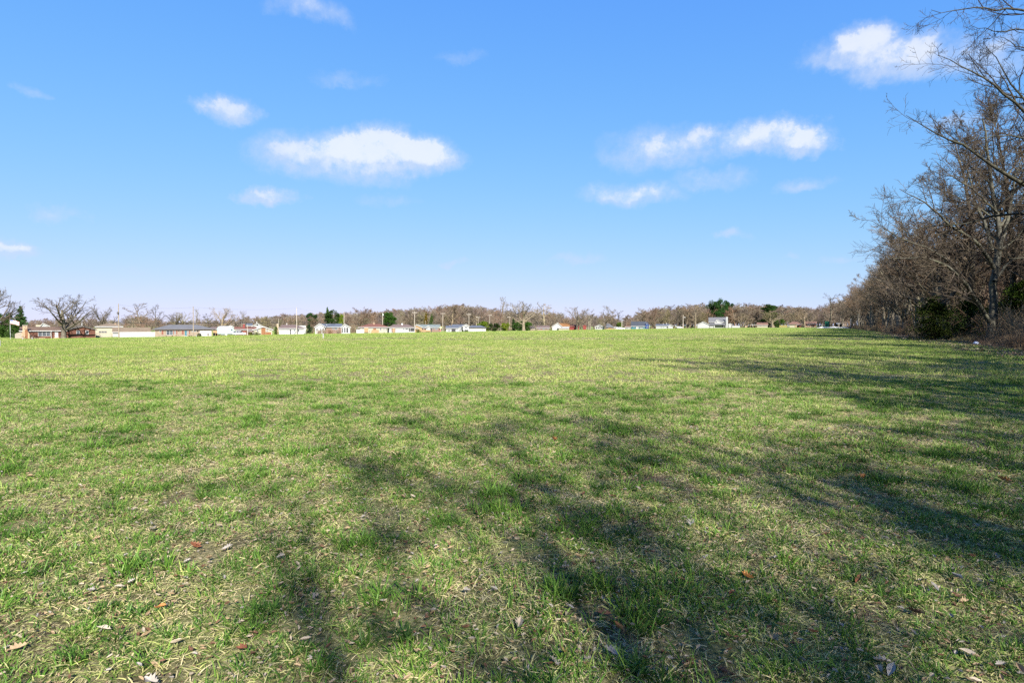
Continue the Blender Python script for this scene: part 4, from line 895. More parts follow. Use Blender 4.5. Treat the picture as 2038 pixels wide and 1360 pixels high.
ev(BUSH[1], 1233, 656, 642, 16, (.7, .8, .45), 'olive shrub behind the white car', Y=400)
ev(PINE[0], 1420, 652, 600, 30, (.75, .8, .6), 'dark pine on the skyline, left of the tall pair', Y=455)
ev(PINE[0], 1434, 652, 596, 26, (.6, .85, .62), 'tall green pine above the two storey white house', Y=450)
ev(PINE[1], 1449, 652, 597, 20, (.6, .78, .65), 'thin topped pine right of the tallest pine', Y=455)
ev(PINE[1], 1530, 652, 605, 34, (.7, .78, .6), 'dark evergreen rising behind the crooked pale limbed tree', Y=440)
ev(BUSH[1], 1520, 652, 636, 34, (.25, .33, .35), 'blackish evergreen shading the first rusty roof', Y=430)
ev(BUSH[1], 1548, 652, 636, 30, (.4, .6, .4), 'dark green shrubbery left of the yellow fence', Y=432)

# ------------------------------------------------------------------ buildings
W = {}
W['white'] = mat_siding('white_siding', (.27, .27, .265)); W['cream'] = mat_siding('cream_siding', (.26, .235, .175)); W['beige'] = mat_brick('beige_brick', (.20, .155, .11), (.235, .18, .135), (.22, .19, .16))
W['brick'] = mat_brick('red_brick', (.105, .034, .018), (.065, .024, .015)); W['orange'] = mat_brick('orange_brick', (.20, .085, .03), (.16, .062, .025)); W['pinkbrick'] = mat_brick('pink_brick', (.17, .11, .082), (.14, .088, .07))
W['tan'] = mat_siding('tan_siding', (.22, .145, .07)); W['blue'] = mat_siding('blue_siding', (.016, .04, .13)); W['teal'] = mat_siding('teal_siding', (.022, .095, .13)); W['red'] = mat_siding('red_boards', (.14, .022, .018), .25)
W['grey'] = mat_siding('grey_siding', (.27, .285, .285)); W['black'] = mat_siding('black_boards', (.02, .02, .022)); W['yellow'] = mat_siding('yellow_boards', (.20, .17, .06)); W['trim'] = mat_paint('white_trim', (.28, .28, .275)); W['stone'] = mat_paint('pale_stone', (.28, .20, .13), .9, .25, 2)
W['dark'] = mat_paint('dark_opening', (.02, .02, .022)); W['brown'] = mat_paint('brown_shutter', (.14, .045, .03)); W['door_white'] = mat_paint('white_door', (.34, .33, .315)); W['concrete'] = mat_paint('concrete', (.26, .245, .22), .9, .15, 1.5)  # the dark one is paint for doors and lids, and painted shade in openings
W['metal'] = mat_paint('pale_metal', (.55, .56, .56), .4, .1, 3, .4); W['wood'] = mat_paint('weathered_wood', (.42, .33, .23), .85, .3, 2); W['fascia_dark'] = mat_paint('dark_fascia', (.07, .06, .055)); W['greywood'] = mat_paint('grey_boards', (.24, .21, .175), .9, .2, 3)
RF = {k: mat_roof('roof_' + k, tuple(v * dict(grey=.55, slate=.5, navy=.5, green=.48, pale=.6).get(k, .38) for v in c)) for k, c in dict(brown=(.26, .165, .11), grey=(.17, .17, .18), tan=(.36, .27, .18), red=(.30, .13, .09), mauve=(.27, .19, .17), navy=(.07, .08, .10), slate=(.13, .15, .19), green=(.22, .26, .25), rust=(.42, .20, .07), rose=(.34, .19, .14), pale=(.40, .40, .38)).items()}
GL = mat_glass()
class House:
    """x and y in pixels of the photograph, depths in metres; everything is turned into metres in the house's own frame"""
    def __init__(s, name, px, base, label, Y=None, yaw=0.0, cat='house'):
        if Y is None: X, Y = hit(px, base)
        else: X = (px - 1019) / FPX * Y
        s.cx = px; s.Y = Y; th = math.atan2(X, Y); s.z0 = float(ground_z(X, Y)); s.sz = Y / FPX; s.sx = Y / FPX * math.cos(th); s.base = 680 - 0; s.zz = lambda py: world_pt(px, py, Y)[2] - s.z0
        s.root = thing(name, label, cat, (X, Y, s.z0), -th + yaw); s.T = None
    def x(s, p): return (p - s.cx) * s.sx
    def z(s, p): return s.zz(p)
    def part(s, name, mb, mat, parent=None, bevel=0, label=None):
        o = mb.build(name, mat, parent or s.root, bevel)
        if label: o['label'] = label
        return o
    def wall(s, x0, x1, yt, d0=0, d1=8, mat='white', label=None):
        return s.part('wall', MB().box(s.x(x0), s.x(x1), d0, d1, -.3, s.z(yt)), W[mat], label=label)
    def gable_y(s, x0, x1, ye, xr, yr, d0=0, d1=9, mat='white', roof='grey', oh=.45, fascia='trim', th=.16, label=None):
        a, b, ze, zr, xm = s.x(x0), s.x(x1), s.z(ye), s.z(yr), s.x(xr); i = .35
        s.part('wall', MB().prism([(a + i, -.3), (b - i, -.3), (b - i, ze - .05), (xm, zr - th * 1.3), (a + i, ze - .05)], d0, d1, 'y'), W[mat], label=label)
        prof = [(a - .1, ze - .15), (xm, zr - th), (b + .1, ze - .15), (b + .1, ze + .05), (xm, zr + .05), (a - .1, ze + .05)]
        s.part('roof', MB().prism(prof, d0 - oh + .06, d1 + oh, 'y'), RF[roof])
        pf = [(p, q - .0 if k > 2 else q - .10) for k, (p, q) in enumerate(prof)]
        s.part('fascia', MB().prism([(a - .12, ze - .28), (xm, zr - th - .16), (b + .12, ze - .28), (b + .12, ze + .07), (xm, zr + .07), (a - .12, ze + .07)], d0 - oh, d0 - oh + .055, 'y'), W[fascia])
    def gable_x(s, x0, x1, ye, yr, d0=0, d1=9, mat='white', roof='grey', oh=.5, fascia='trim', wx=None, label=None):
        a, b, ze, zr = s.x(x0), s.x(x1), s.z(ye), s.z(yr); m = (d0 + d1) / 2; i = .4; wa, wb = (a + i, b - i) if wx is None else (s.x(wx[0]), s.x(wx[1]))
        s.part('wall', MB().prism([(d0, -.3), (d1, -.3), (d1, ze - .05), (m, zr - .22), (d0, ze - .05)], wa, wb, 'x'), W[mat], label=label)
        s.part('roof', MB().prism([(d0 - oh + .06, ze - .1), (m, zr - .16), (d1 + oh, ze - .1), (d1 + oh, ze + .03), (m, zr), (d0 - oh + .06, ze + .03)], a, b, 'x'), RF[roof])
        s.part('fascia', MB().box(a - .02, b + .02, d0 - oh, d0 - oh + .055, ze - .2, ze + .05), W[fascia])
    def hip(s, x0, x1, ye, r0, r1, yr, d0=0, d1=9, roof='grey', oh=.5, fascia='trim', wall=None, mat='white'):
        a, b, ze, zr = s.x(x0), s.x(x1), s.z(ye), s.z(yr); m = (d0 + d1) / 2; p, q = s.x(r0), s.x(r1); y0, y1 = d0 - oh, d1 + oh
        s.part('roof', MB().poly([(a, y0, ze), (b, y0, ze), (b, y1, ze), (a, y1, ze), (p, m, zr), (q, m, zr), (a, y0, ze - .14), (b, y0, ze - .14), (b, y1, ze - .14), (a, y1, ze - .14)],
            [(0, 1, 5, 4), (1, 2, 5), (2, 3, 4, 5), (3, 0, 4), (0, 6, 7, 1), (1, 7, 8, 2), (2, 8, 9, 3), (3, 9, 6, 0), (9, 8, 7, 6)]), RF[roof])
        s.part('fascia', MB().box(a + .02, b - .02, y0 - .05, y0 - .003, ze - .26, ze + .02), W[fascia])
        if wall: s.part('wall', MB().box(s.x(wall[0]), s.x(wall[1]), d0, d1, -.3, ze - .145), W[mat])
    def window(s, x0, x1, y0, y1, d=0, frame='trim', mull=0, fw=.09, glass=None, name='window', label=None):
        a, b, zt, zb = s.x(x0), s.x(x1), s.z(y0), s.z(y1); f = MB(); y = d - .05
        f.box(a, b, y, d - .003, zb, zb + fw); f.box(a, b, y, d - .003, zt - fw, zt); f.box(a, a + fw, y, d - .003, zb + fw, zt - fw); f.box(b - fw, b, y, d - .003, zb + fw, zt - fw)
        for k in range(mull): c = a + (b - a) * (k + 1) / (mull + 1); f.box(c - fw / 2, c + fw / 2, y, d - .003, zb + fw, zt - fw)
        f.box(a + fw, b - fw, y + .01, d - .003, (zb + zt) / 2 - .02, (zb + zt) / 2 + .02)
        w_ = s.part(name, f, W[frame], label=label); s.part('pane', MB().box(a + fw, b - fw, d - .024, d - .006, zb + fw, zt - fw), glass or GL, w_); return w_
    def door(s, x0, x1, y0, d=0, mat='door_white', handle=True, name='door', label=None):
        a, b, zt = s.x(x0), s.x(x1), s.z(y0); o = s.part(name, MB().box(a, b, d - .05, d - .003, 0.02, zt), W[mat], bevel=.012, label=label)
        if handle: s.part('handle', MB().box(b - .16, b - .10, d - .10, d - .05, .95, 1.1), W['metal'], o)
        return o
    def garage(s, x0, x1, y0, d=0, mat='door_white', rows=4):
        a, b, zt = s.x(x0), s.x(x1), s.z(y0); o = s.part('garage_door', MB().box(a - .08, b + .08, d - .03, d - .003, .0, zt + .08), W['trim'])
        h = zt / rows
        for k in range(rows): s.part('panel', MB().box(a, b, d - .065, d - .032, k * h + .015, (k + 1) * h - .015), W[mat], o)
        return o
    def shutter(s, x0, x1, y0, y1, d=0, mat='brown'): return s.part('shutter', MB().box(s.x(x0), s.x(x1), d - .045, d - .003, s.z(y1), s.z(y0)), W[mat])
    def chimney(s, x0, x1, y0, d=4, w=.9, mat='brick', ybase=None):
        z0 = s.z(ybase) if ybase else 0; o = s.part('chimney', MB().box(s.x(x0), s.x(x1), d, d + w, z0, s.z(y0) - .12), W[mat]); s.part('cap', MB().box(s.x(x0) - .07, s.x(x1) + .07, d - .07, d + w + .07, s.z(y0) - .12, s.z(y0)), W['concrete'], o); return o
    def post(s, x, yt, d=0, r=.09, mat='trim'): return s.part('post', MB().box(s.x(x) - r, s.x(x) + r, d - r, d + r, -.1, s.z(yt)), W[mat])
    def block(s, name, x0, x1, y0, y1, d0, d1, mat, label=None): return s.part(name, MB().box(s.x(x0), s.x(x1), d0, d1, s.z(y1), s.z(y0)), W[mat] if isinstance(mat, str) else mat, label=label)
    def vent(s, x, y, d, r=.28, mat='dark'): return s.part('vent', MB().prism([(s.x(x) + r * math.cos(a), s.z(y) + r * math.sin(a)) for a in np.linspace(0, 6.283, 8, endpoint=False)], d - .03, d - .003, 'y'), W[mat])

# brick ranch at the far left
h = House('ranch_house', 118, 674, 'red brick ranch house with a big stone chimney at the far left', Y=172)
h.gable_x(40, 134, 658.5, 650.5, 3, 12, 'brick', 'brown', wx=(44.6, 136.5)); h.gable_y(134.3, 195.3, 656.6, 165.6, 648.8, 0, 12.5, 'brick', 'grey', fascia='fascia_dark')
z1, z2, z3 = h.z(648.6), h.z(659), h.z(664)
c = h.part('chimney', MB().prism([(h.x(44.6), -.3), (h.x(60), -.3), (h.x(60), z3), (h.x(56), z2), (h.x(56), z1), (h.x(47), z1), (h.x(47), z2), (h.x(44.6), z3)], 1.8, 2.9, 'y'), W['stone']); h.part('cap', MB().box(h.x(46.3), h.x(56.7), 1.7, 3.0, z1, z1 + .15), W['concrete'], c)
h.part('inset', MB().box(h.x(51.2), h.x(56.5), 1.75, 1.797, .05, h.z(656.5)), W['orange'], c)
h.window(76, 100.5, 660.2, 669.5, 3, mull=2); h.door(109, 116, 661, 3); h.window(152.5, 159.8, 658, 666.3, 0); h.window(171.5, 178.2, 658, 666.3, 0)
h.part('planter_wall', MB().prism([(h.x(60.3), 0), (h.x(74), 0), (h.x(60.3), h.z(665))], 1.5, 1.8, 'y'), W['pinkbrick']); h.block('planter', 66, 90, 672.6, 674.3, 1.2, 1.9, 'stone'); h.post(102, 659, 2.6, .06)
h.block('step', 107, 118, 672.2, 674.5, 1.8, 2.9, 'stone'); h.block('plumbing_vent', 165.2, 166.2, 642.5, 649, 6, 6.12, 'metal')
h = House('garden_screen', 37, 674.5, 'weathered board screen with an arched top left of the stone chimney', Y=172, cat='fence')
for k in range(10):
    a = 29.6 + k * 1.5; h.part('board', MB().box(h.x(a), h.x(a + 1.42), 3.0, 3.05, 0, h.z(664 - 2.6 * k / 9 + (2 - k) * .6 * (k < 2))), W['greywood'])
h.part('rail', MB().box(h.x(29.6), h.x(44.6), 3.052, 3.11, .9, 1.0), W['greywood'])
h = House('backyard_house', 88, 668, 'pale house with a dark gable end showing above the brick ranch roof', Y=262); h.gable_y(80, 100, 650, 86, 643.5, 0, 8, 'grey', 'brown'); h.wall(72, 82, 647, 0, 7, 'cream')
h = House('two_storey_house', 218, 672, 'cream two storey house with a low tan hipped roof beside the brick ranch', Y=205)
h.hip(189, 246, 650, 214, 234, 643.8, 0, 9, 'tan', wall=(190.5, 243), mat='cream'); h.window(198, 200.5, 651, 653.4); h.window(203, 206, 651, 653.4); h.block('chimney', 228.5, 231.5, 644, 648, 3, 4, 'stone'); h.window(196.5, 213, 659, 663, frame='cream', mull=2)
h = House('garage', 262, 671.5, 'white garage with a tan roof at the left end of the white fence', Y=200, cat='garage')
h.gable_x(224, 301, 661.3, 652, 0, 8, 'white', 'tan', wx=(225, 300)); h.window(252, 258, 662.8, 664.5, frame='fascia_dark')
def board_fence(name, x0, x1, yt, base, n, mat, label, Y, d=0, cat='fence', yt2=None, pname='panel', postmat=None, yaw=0):
    h = House(name, (x0 + x1) / 2, base, label, Y=Y, cat=cat, yaw=yaw); st = (x1 - x0) / n
    for k in range(n):
        t = yt + ((yt2 - yt) * (k + .5) / n if yt2 else 0); h.part(pname, MB().box(h.x(x0 + k * st) + .05, h.x(x0 + (k + 1) * st) - .05, d - .02, d + .02, .03, h.z(t)), W[mat])
        h.part('post', MB().box(h.x(x0 + k * st) - .048, h.x(x0 + k * st) + .048, d - .06, d + .06, -.2, h.z(t) + .1), W[postmat or mat])
    h.part('post', MB().box(h.x(x1) - .048, h.x(x1) + .048, d - .06, d + .06, -.2, h.z(yt2 or yt) + .1), W[postmat or mat])
board_fence('white_fence', 237, 309, 662.2, 672, 10, 'trim', 'long white panel fence between the garage and the beige ranch', 189, yt2=661.2)
board_fence('low_fence', 191, 223.5, 663.5, 672, 5, 'cream', 'low cream fence between the brick ranch and the garage', 192)
# beige ranch with grey hipped roof
h = House('ranch_house', 366, 670, 'long beige ranch house with a grey hipped roof and brown shutters', Y=196)
h.hip(304, 431, 655.4, 337, 393, 646.6, 0, 12, 'grey', fascia='fascia_dark', wall=(310, 423.5), mat='beige')
h.window(331.6, 344.6, 656.6, 667, mull=1); h.window(347, 350, 656.6, 665.5); h.shutter(351, 353, 656.5, 665.8); h.shutter(345, 346.4, 656.5, 665.8); h.shutter(322.5, 326, 656.5, 665.8); h.window(318, 322, 657, 661)
h.shutter(362, 365.8, 656.5, 665.8); h.door(368, 372, 656.6, mat='teal', label='blue green front door'); h.window(373, 375.5, 656.6, 665); h.shutter(376, 378, 656.5, 665.8); h.window(382, 385, 656.6, 661.5, mull=1); h.window(386, 391, 656.6, 661, mull=1)
h.garage(398.8, 421.5, 659.2, mat='door_white'); h.vent(355.8, 658.6, 0, .22); h.vent(394, 660, 0, .25); h.block('porch_step', 366, 374, 668.8, 670.4, -1.6, -.02, 'concrete')
for i, (px, w_, top) in enumerate([(316, 5, 667), (324.5, 3, 668.5), (331.5, 5, 668), (343, 4, 668.2), (350.5, 2.5, 668.3), (377, 4, 668), (381.5, 3, 668)]):
    ev(BUSH[0], px, 671, top, w_, (.8, .75, .6), ORD[i] + ' small shrub from the left in the bed before the beige ranch', 'shrub', 'shrub', Y=193.5, group='small shrubs before the beige ranch')
ev(BUSH[0], 395, 671, 664, 14.5, (.55, .6, .42), 'rounded dark green bush left of the garage door of the beige ranch', 'shrub', 'shrub', Y=192)
h = House('tan_house', 430, 669, 'small tan house gable between the beige ranch and the camper trailer', Y=225); h.gable_x(419, 434, 655.5, 651, 0, 8, 'tan', 'mauve', wx=(424, 434))
h = House('garden_house', 462, 667, 'pale roofed house with white fascia behind the camper trailer', Y=262); h.gable_y(452, 467, 651.5, 459, 648, 0, 8, 'grey', 'pale'); h.gable_x(437, 455, 652, 649, 1, 8, 'grey', 'pale')
# red roofed ranch
h = House('ranch_house', 506, 667, 'ranch house with a red brown roof, red chimney and orange brick gable', Y=232)
h.gable_x(466, 511, 656, 650.6, 2, 11, 'brick', 'red', wx=(470, 511)); h.gable_y(503, 544, 657, 524.5, 650, 0, 12, 'cream', 'red', fascia='trim')
h.block('brick_panel', 520.3, 528.6, 652.6, 666.8, -.06, -.004, 'orange'); h.block('brick_base', 528.8, 540.2, 661.5, 666.9, -.05, -.004, 'orange'); h.window(511.5, 515, 656.6, 660.6, 0); h.window(530.5, 533.6, 656.6, 660.4, 0)
h.chimney(483.5, 487.5, 644.5, 4, 1.1, 'red', 654); h.post(493, 657, 1.2, .08); h.post(503.5, 658, .3, .08); h.window(471, 475, 657, 660.5, 2); h.window(477.5, 480, 657, 660.5, 2); h.window(494.5, 497, 657, 661, 2); h.window(499, 501, 657, 661, 2); h.door(484, 489, 657.4, 2, mat='brown')
h = House('gabled_house', 508, 662, 'white gabled house with a dark vent rising behind the red brown roof', Y=305)
h.gable_y(501, 524, 650, 512.3, 643.8, 0, 10, 'white', 'slate'); h.gable_x(490, 503, 648.6, 643.5, 1, 9, 'white', 'slate'); h.vent(512.4, 647.6, 0, .4); h.block('plumbing_vent', 511.1, 511.9, 640, 644.6, 4, 4.15, 'metal')
ev(BUSH[0], 499.5, 668, 661.5, 12, (.75, .75, .5), 'clipped shrub left of the pair before the orange brick gable', 'shrub', 'shrub', Y=226)
ev(BUSH[0], 511.5, 668, 661, 14, (.6, .6, .45), 'dark shrub right of the pair before the orange brick gable', 'shrub', 'shrub', Y=226)
ev(CON[2], 549.5, 666, 650, 14, (1.7, 1.5, .8), 'bushy olive evergreen between the orange brick gable and the white hipped house', Y=238)
# white hipped house
h = House('hipped_house', 581, 665.5, 'white house with a pinkish grey hipped roof and tan chimney', Y=252)
h.hip(553.5, 611, 653.8, 562, 588, 646.6, 0, 10, 'mauve', wall=(555.5, 605), mat='white'); h.chimney(550.8, 553.8, 644.5, 3, 1.0, 'stone'); h.door(577.2, 579.3, 655, 0, mat='dark')
h.window(559, 567, 654.6, 656.4, frame='white', mull=1); h.window(570, 575, 654.6, 656.2, frame='white'); h.window(585.5, 588, 655, 660.5); h.window(589.5, 591.3, 655, 660.5); h.window(593, 596, 655, 661); h.block('roof_vent', 570.4, 571.8, 643.6, 647, 4.5, 4.9, 'trim')
h = House('flat_roofed_annex', 596, 664, 'flat white roofed building behind the white hipped house', Y=275, cat='building'); h.wall(582, 609, 648.2, 0, 6, 'white')
ev(CON[2], 615.5, 664, 645, 17, (.45, .55, .55), 'round blackish evergreen between the two white houses', Y=275)
# white gable with blue grey roof
h = House('gabled_house', 660, 664, 'white gabled house with a blue grey roof and bare shrubs in front', Y=272)
h.gable_y(626, 648.5, 651.6, 637, 643.8, 0, 9, 'white', 'slate'); h.gable_x(640, 682, 651.2, 644.3, 1.5, 9, 'pinkbrick', 'slate', wx=(646, 680)); h.window(629.5, 633, 654, 658.5, mull=1); h.window(637, 639.5, 654, 658.5); h.window(642, 645, 654, 658.5)
h.window(661.5, 664.5, 652.6, 656.5, 1.5); h.window(666.5, 671, 652.8, 657, 1.5, mull=1); h.post(673, 651.6, .6, .08); h.block('skylight', 650, 651, 646, 648, .55, .75, 'trim')
h = House('garage', 687, 663.5, 'small white gabled carport right of the blue grey roofed house', Y=262, cat='garage'); h.gable_y(678, 698.5, 652, 686.5, 645.2, 0, 6, 'white', 'pale')
h.block('opening', 680.5, 682.5, 653, 662.5, -.02, -.004, 'dark'); h.block('opening', 685.2, 687.6, 652.6, 662.5, -.02, -.004, 'dark'); h.block('opening', 689.6, 693, 652.6, 662.5, -.02, -.004, 'dark')  # flat dark panels on the wall: the carport's inner shade put in as colour
def shrub(px, base, top, w_, label, col='tan', Y=None, seed=0):
    X, Y = (hit(px, base) if Y is None else ((px - 1019) / FPX * Y, Y)); z = float(ground_z(X, Y)); H = world_pt(px, top, Y)[2] - z; wd = w_ * Y / FPX
    v_, q = brush_mesh('bare_shrub', int(px) + seed, 90, 1.0, 1.0, .012); v_ = v_ * np.array([wd * .62, wd * .62, H * .95]); o = obj('bare_shrub', arr_mesh('bare_shrub', v_, [(q, 0)], TWIG), None, (X, Y, z)); o.color = (*TREES_RGB[col], 1); tag(o, label, 'shrub'); return o
shrub(612, 664, 655, 10, 'brown twiggy shrub right of the white hipped house', 'brown'); shrub(636, 665, 653, 12, 'bare shrub before the white gable with slate roof', 'tan'); shrub(646, 665, 652, 12, 'taller bare shrub at the right corner of the white gable', 'tan'); shrub(657, 665, 653, 13, 'rusty brown shrub before the porch of the slate roofed house', 'rust'); shrub(674, 665, 654, 10, 'bare shrub left of the white gabled carport', 'brown')
shrub(702, 662, 640, 16, 'bare bush behind the dark pickup', 'tan', Y=290); shrub(622, 664, 657, 8, 'low pale shrub beside the white gable', 'tan')
# red brown hipped house with orange planter wall
h = House('hipped_house', 744, 661.8, 'cream house with a reddish brown hipped roof and an orange wooden planter wall', Y=292)
h.hip(713, 776, 651.6, 733, 756, 644.8, 0, 10, 'red', wall=(716, 771), mat='cream'); h.chimney(743.5, 745.5, 641.8, 4, .6, 'stone', 646); h.window(714.5, 719, 653, 654.6, frame='fascia_dark'); h.window(720.5, 725, 653, 654.6, frame='fascia_dark')
h.block('garage_front', 725, 733, 652.2, 661.6, -.5, -.01, 'tan'); h.window(738, 740.6, 652.4, 654.2); h.block('front_panel', 743, 748.8, 652.4, 656.6, -.05, -.004, 'orange'); h.window(750.5, 754, 652.6, 654.6); h.window(756, 759.5, 652.8, 658, mull=1); h.window(763.2, 765.6, 652.8, 658); h.window(767.5, 770, 652.8, 658)
h.part('planter_wall', MB().prism([(h.x(738.5), 0), (h.x(754), 0), (h.x(754), h.z(656.8)), (h.x(740), h.z(656.8))], -1.8, -1.5, 'y'), W['tan'], label='orange brown board wall')
board_fence('white_fence', 709.5, 724.8, 656.2, 662, 4, 'trim', 'short white fence between the dark pickup and the cream hipped house', 288)
# brown hipped house with brick doorway
h = House('hipped_house', 800, 660.8, 'white house with a brown grey hipped roof and a brick doorway', Y=302)
h.hip(771, 828, 652.2, 784, 812, 645.8, 0, 10, 'mauve', wall=(772, 826), mat='white'); h.block('brick_entry', 779.5, 787, 651.8, 660.8, -.3, -.01, 'pinkbrick'); h.door(782, 785.5, 653.5, -.3, mat='tan'); h.block('roof_unit', 799, 802, 644, 646.8, 4, 5, 'metal')
h.window(802, 805, 653, 656); h.window(807, 812, 653, 657, mull=1); h.block('porch_shade', 813.5, 825, 652.8, 660, -.02, -.004, 'dark'); h.post(816.5, 652.4, -.4, .08)  # thin dark sheet on the flat wall, painted shade of the porch
# green grey roof with two gables
h = House('gabled_house', 850, 660.6, 'low house with a green grey roof and two small front gables', Y=318)
h.gable_x(828, 877, 652.2, 646, 1.5, 10, 'pinkbrick', 'green', wx=(830, 875)); h.gable_y(824.5, 841.5, 652.2, 829, 646.2, 0, 9, 'tan', 'green'); h.gable_y(846.5, 858, 652.6, 852.5, 648.8, .6, 8, 'white', 'green')
h.window(827, 833, 653, 655, mull=1); h.window(838.5, 843.5, 652.8, 655, 1.5); h.window(848, 853, 652.8, 655, .6, mull=1); h.door(857.5, 859.5, 653.4, 1.5, mat='dark'); h.window(861, 864, 653, 656, 1.5); h.window(866, 871, 653, 656.5, 1.5, mull=1)
h.block('planter', 840, 857, 657.2, 660.6, -1.0, -.6, 'tan'); ev(BUSH[0], 832, 661, 655.8, 10.5, (.5, .55, .35), 'dark clipped bush before the left gable of the green grey roofed house', 'shrub', 'shrub', Y=312)
# sign
sg = House('road_sign', 877.5, 660, 'yellow diamond road sign between the green grey roofed house and the white garage', Y=308, cat='sign')
sg.part('post', MB().box(-.04, .04, 0, .08, -.1, sg.z(654.5)), W['metal']); zc = sg.z(652.4); sg.part('plate', MB().prism([(0, zc - .62), (.62, zc), (0, zc + .62), (-.62, zc)], -.03, -.005, 'y'), mat_paint('sign_yellow', (.75, .68, .22)))
# white house with garage and two gables
h = House('gabled_house', 920, 659.8, 'white house with slate roofs, a dark garage door and a small gable', Y=330)
h.gable_x(887, 913, 653.6, 648.6, 0, 8, 'white', 'slate', wx=(888, 912)); h.garage(898.6, 906.8, 654.6, mat='dark'); h.window(892, 896, 656.8, 659.4, frame='white')
h.gable_x(899, 926, 651.8, 646, 3, 11, 'white', 'slate', wx=(909, 926)); h.gable_y(920, 934.5, 650, 928, 645.4, 1.4, 10, 'white', 'slate'); h.window(925, 930.5, 650, 653.4, 1.4, mull=2); h.window(916, 921.5, 653.4, 657.6, 2.9, mull=1); h.post(914.8, 652.6, 1.6, .09); h.post(917, 652.6, 1.6, .09)
h.hip(931, 969, 652.4, 938, 958, 648, 2, 11, 'slate', wall=(934, 967.5), mat='white', fascia='fascia_dark'); h.window(935, 943, 652.9, 654.2, 2, frame='fascia_dark'); h.window(959.5, 961.5, 653.8, 655.6, 2); h.window(963.3, 965, 653.8, 655.6, 2)
for i, (px, w_) in enumerate([(920, 6), (925.5, 6), (930.5, 6)]): ev(BUSH[0], px, 660, 656.6, w_, (.45, .5, .4), ORD[i] + ' dark shrub from the left under the small white gable beside the ivy covered tree', 'shrub', 'shrub', Y=328, group='shrubs under the small white gable')
# tepee of branches
shrub(1013, 658.8, 650.5, 15, 'cone of piled pale branches at the centre of the field edge', 'tan', seed=3); shrub(985, 659, 654, 14, 'low pale brush left of the tall pale trunked tree', 'tan', seed=4)
h = House('pink_house', 1061, 658.4, 'small house with a mauve roof and peach walls right of the white trunked tree', Y=360); h.hip(1053.5, 1066, 652.6, 1057, 1062, 649.6, 0, 8, 'mauve', wall=(1055, 1065), mat='beige', fascia='fascia_dark'); h.window(1057, 1060, 653.2, 655); h.window(1061, 1064, 653.2, 655)
h = House('red_porch_house', 1081, 658.4, 'low house with a mauve roof and red front behind bare trunks', Y=365); h.gable_x(1068, 1094, 653.4, 648.6, 0, 8, 'pinkbrick', 'mauve'); h.window(1072, 1075, 654, 656); h.block('porch_front', 1076, 1078.5, 653.2, 655.6, -.04, -.004, 'red'); h.window(1080, 1084, 653.8, 656.6, mull=1); h.window(1089, 1092, 653.8, 655.6); h.block('low_wall', 1069, 1092, 656.6, 658.4, -1.4, -1.2, 'beige')
h = House('gabled_house', 1115, 657.8, 'white gabled house with a rust orange roof beside the red shed', Y=372)
h.gable_y(1098, 1119, 650.6, 1110, 642.8, 0, 10, 'white', 'rust'); h.gable_x(1108, 1134, 650.5, 643.6, 4, 12, 'white', 'rust', wx=(1112, 1132)); h.gable_x(1110, 1132, 653.4, 650.6, -1.2, 4, 'cream', 'pale', wx=(1112, 1131)); h.window(1123, 1124.6, 653.8, 655.4, -1.2); h.window(1127, 1128.6, 653.8, 655.4, -1.2)
h = House('shed', 1146, 657.2, 'red board shed behind the golden brown tree', Y=376, cat='shed'); h.gable_x(1133, 1153, 650.5, 646.5, 0, 6, 'red', 'red', wx=(1133.5, 1152.5), fascia='red'); h.door(1145.5, 1148, 651.6, 0, mat='brown', handle=False)
h = House('shed', 1163.5, 657, 'small red shed right of the larger red one', Y=378, cat='shed'); h.gable_y(1159.5, 1167.5, 649.8, 1163.5, 647, 0, 4, 'red', 'red', fascia='red', oh=.2); h.door(1162, 1164.6, 651, 0, mat='red', handle=False)
h = House('porch_house', 1204, 656.4, 'house with a white columned gable porch and a grey hipped roof', Y=388)
h.gable_y(1183.5, 1203, 650.8, 1193, 647, 0, 8, 'white', 'pale'); h.block('opening', 1186.2, 1188.2, 651.2, 655, -.03, -.005, 'dark'); h.block('opening', 1189.6, 1191.6, 651.2, 654.6, -.03, -.005, 'dark'); h.block('opening', 1193, 1195, 651.2, 654.4, -.03, -.005, 'dark'); h.block('opening', 1196.6, 1198.6, 651.2, 654.4, -.03, -.005, 'dark'); h.post(1185, 651, -.3, .12)  # dark panels on the gable wall paint the shade between the columns
h.hip(1201, 1222, 651.4, 1207, 1213, 644.8, 1, 10, 'grey', wall=(1204, 1221), mat='tan', fascia='fascia_dark'); h.window(1206, 1210.5, 652, 654.4, 1, mull=1); h.window(1217, 1220.5, 652, 654, 1)
h = House('shed', 1225.5, 656, 'small cream shed left of the white car', Y=392, cat='shed'); h.gable_x(1221.5, 1230, 652.4, 650.8, 0, 4, 'cream', 'pale')
h = House('pink_roofed_house', 1248, 656, 'small white house with a pinkish roof left of the blue house', Y=400); h.gable_x(1243.5, 1256, 651.2, 648.6, 0, 7, 'white', 'rose', wx=(1245, 1255)); h.window(1246.5, 1249, 652.6, 654.6)
h = House('blue_house', 1273, 655.8, 'blue house with a steep dark slate roof', Y=384)
h.gable_x(1255.5, 1285.5, 649.4, 640, 0, 10, 'teal', 'navy', wx=(1256.5, 1284.5)); h.gable_y(1283.5, 1292, 648, 1287.4, 641, -.6, 8, 'blue', 'navy', oh=.3, fascia='blue'); h.window(1260.4, 1263.4, 650.4, 652.4, 0); h.window(1272, 1278.5, 650.6, 653, 0, mull=2); h.door(1268.2, 1270.6, 651, 0); h.door(1265.8, 1267.8, 651, 0, mat='door_white', handle=False)
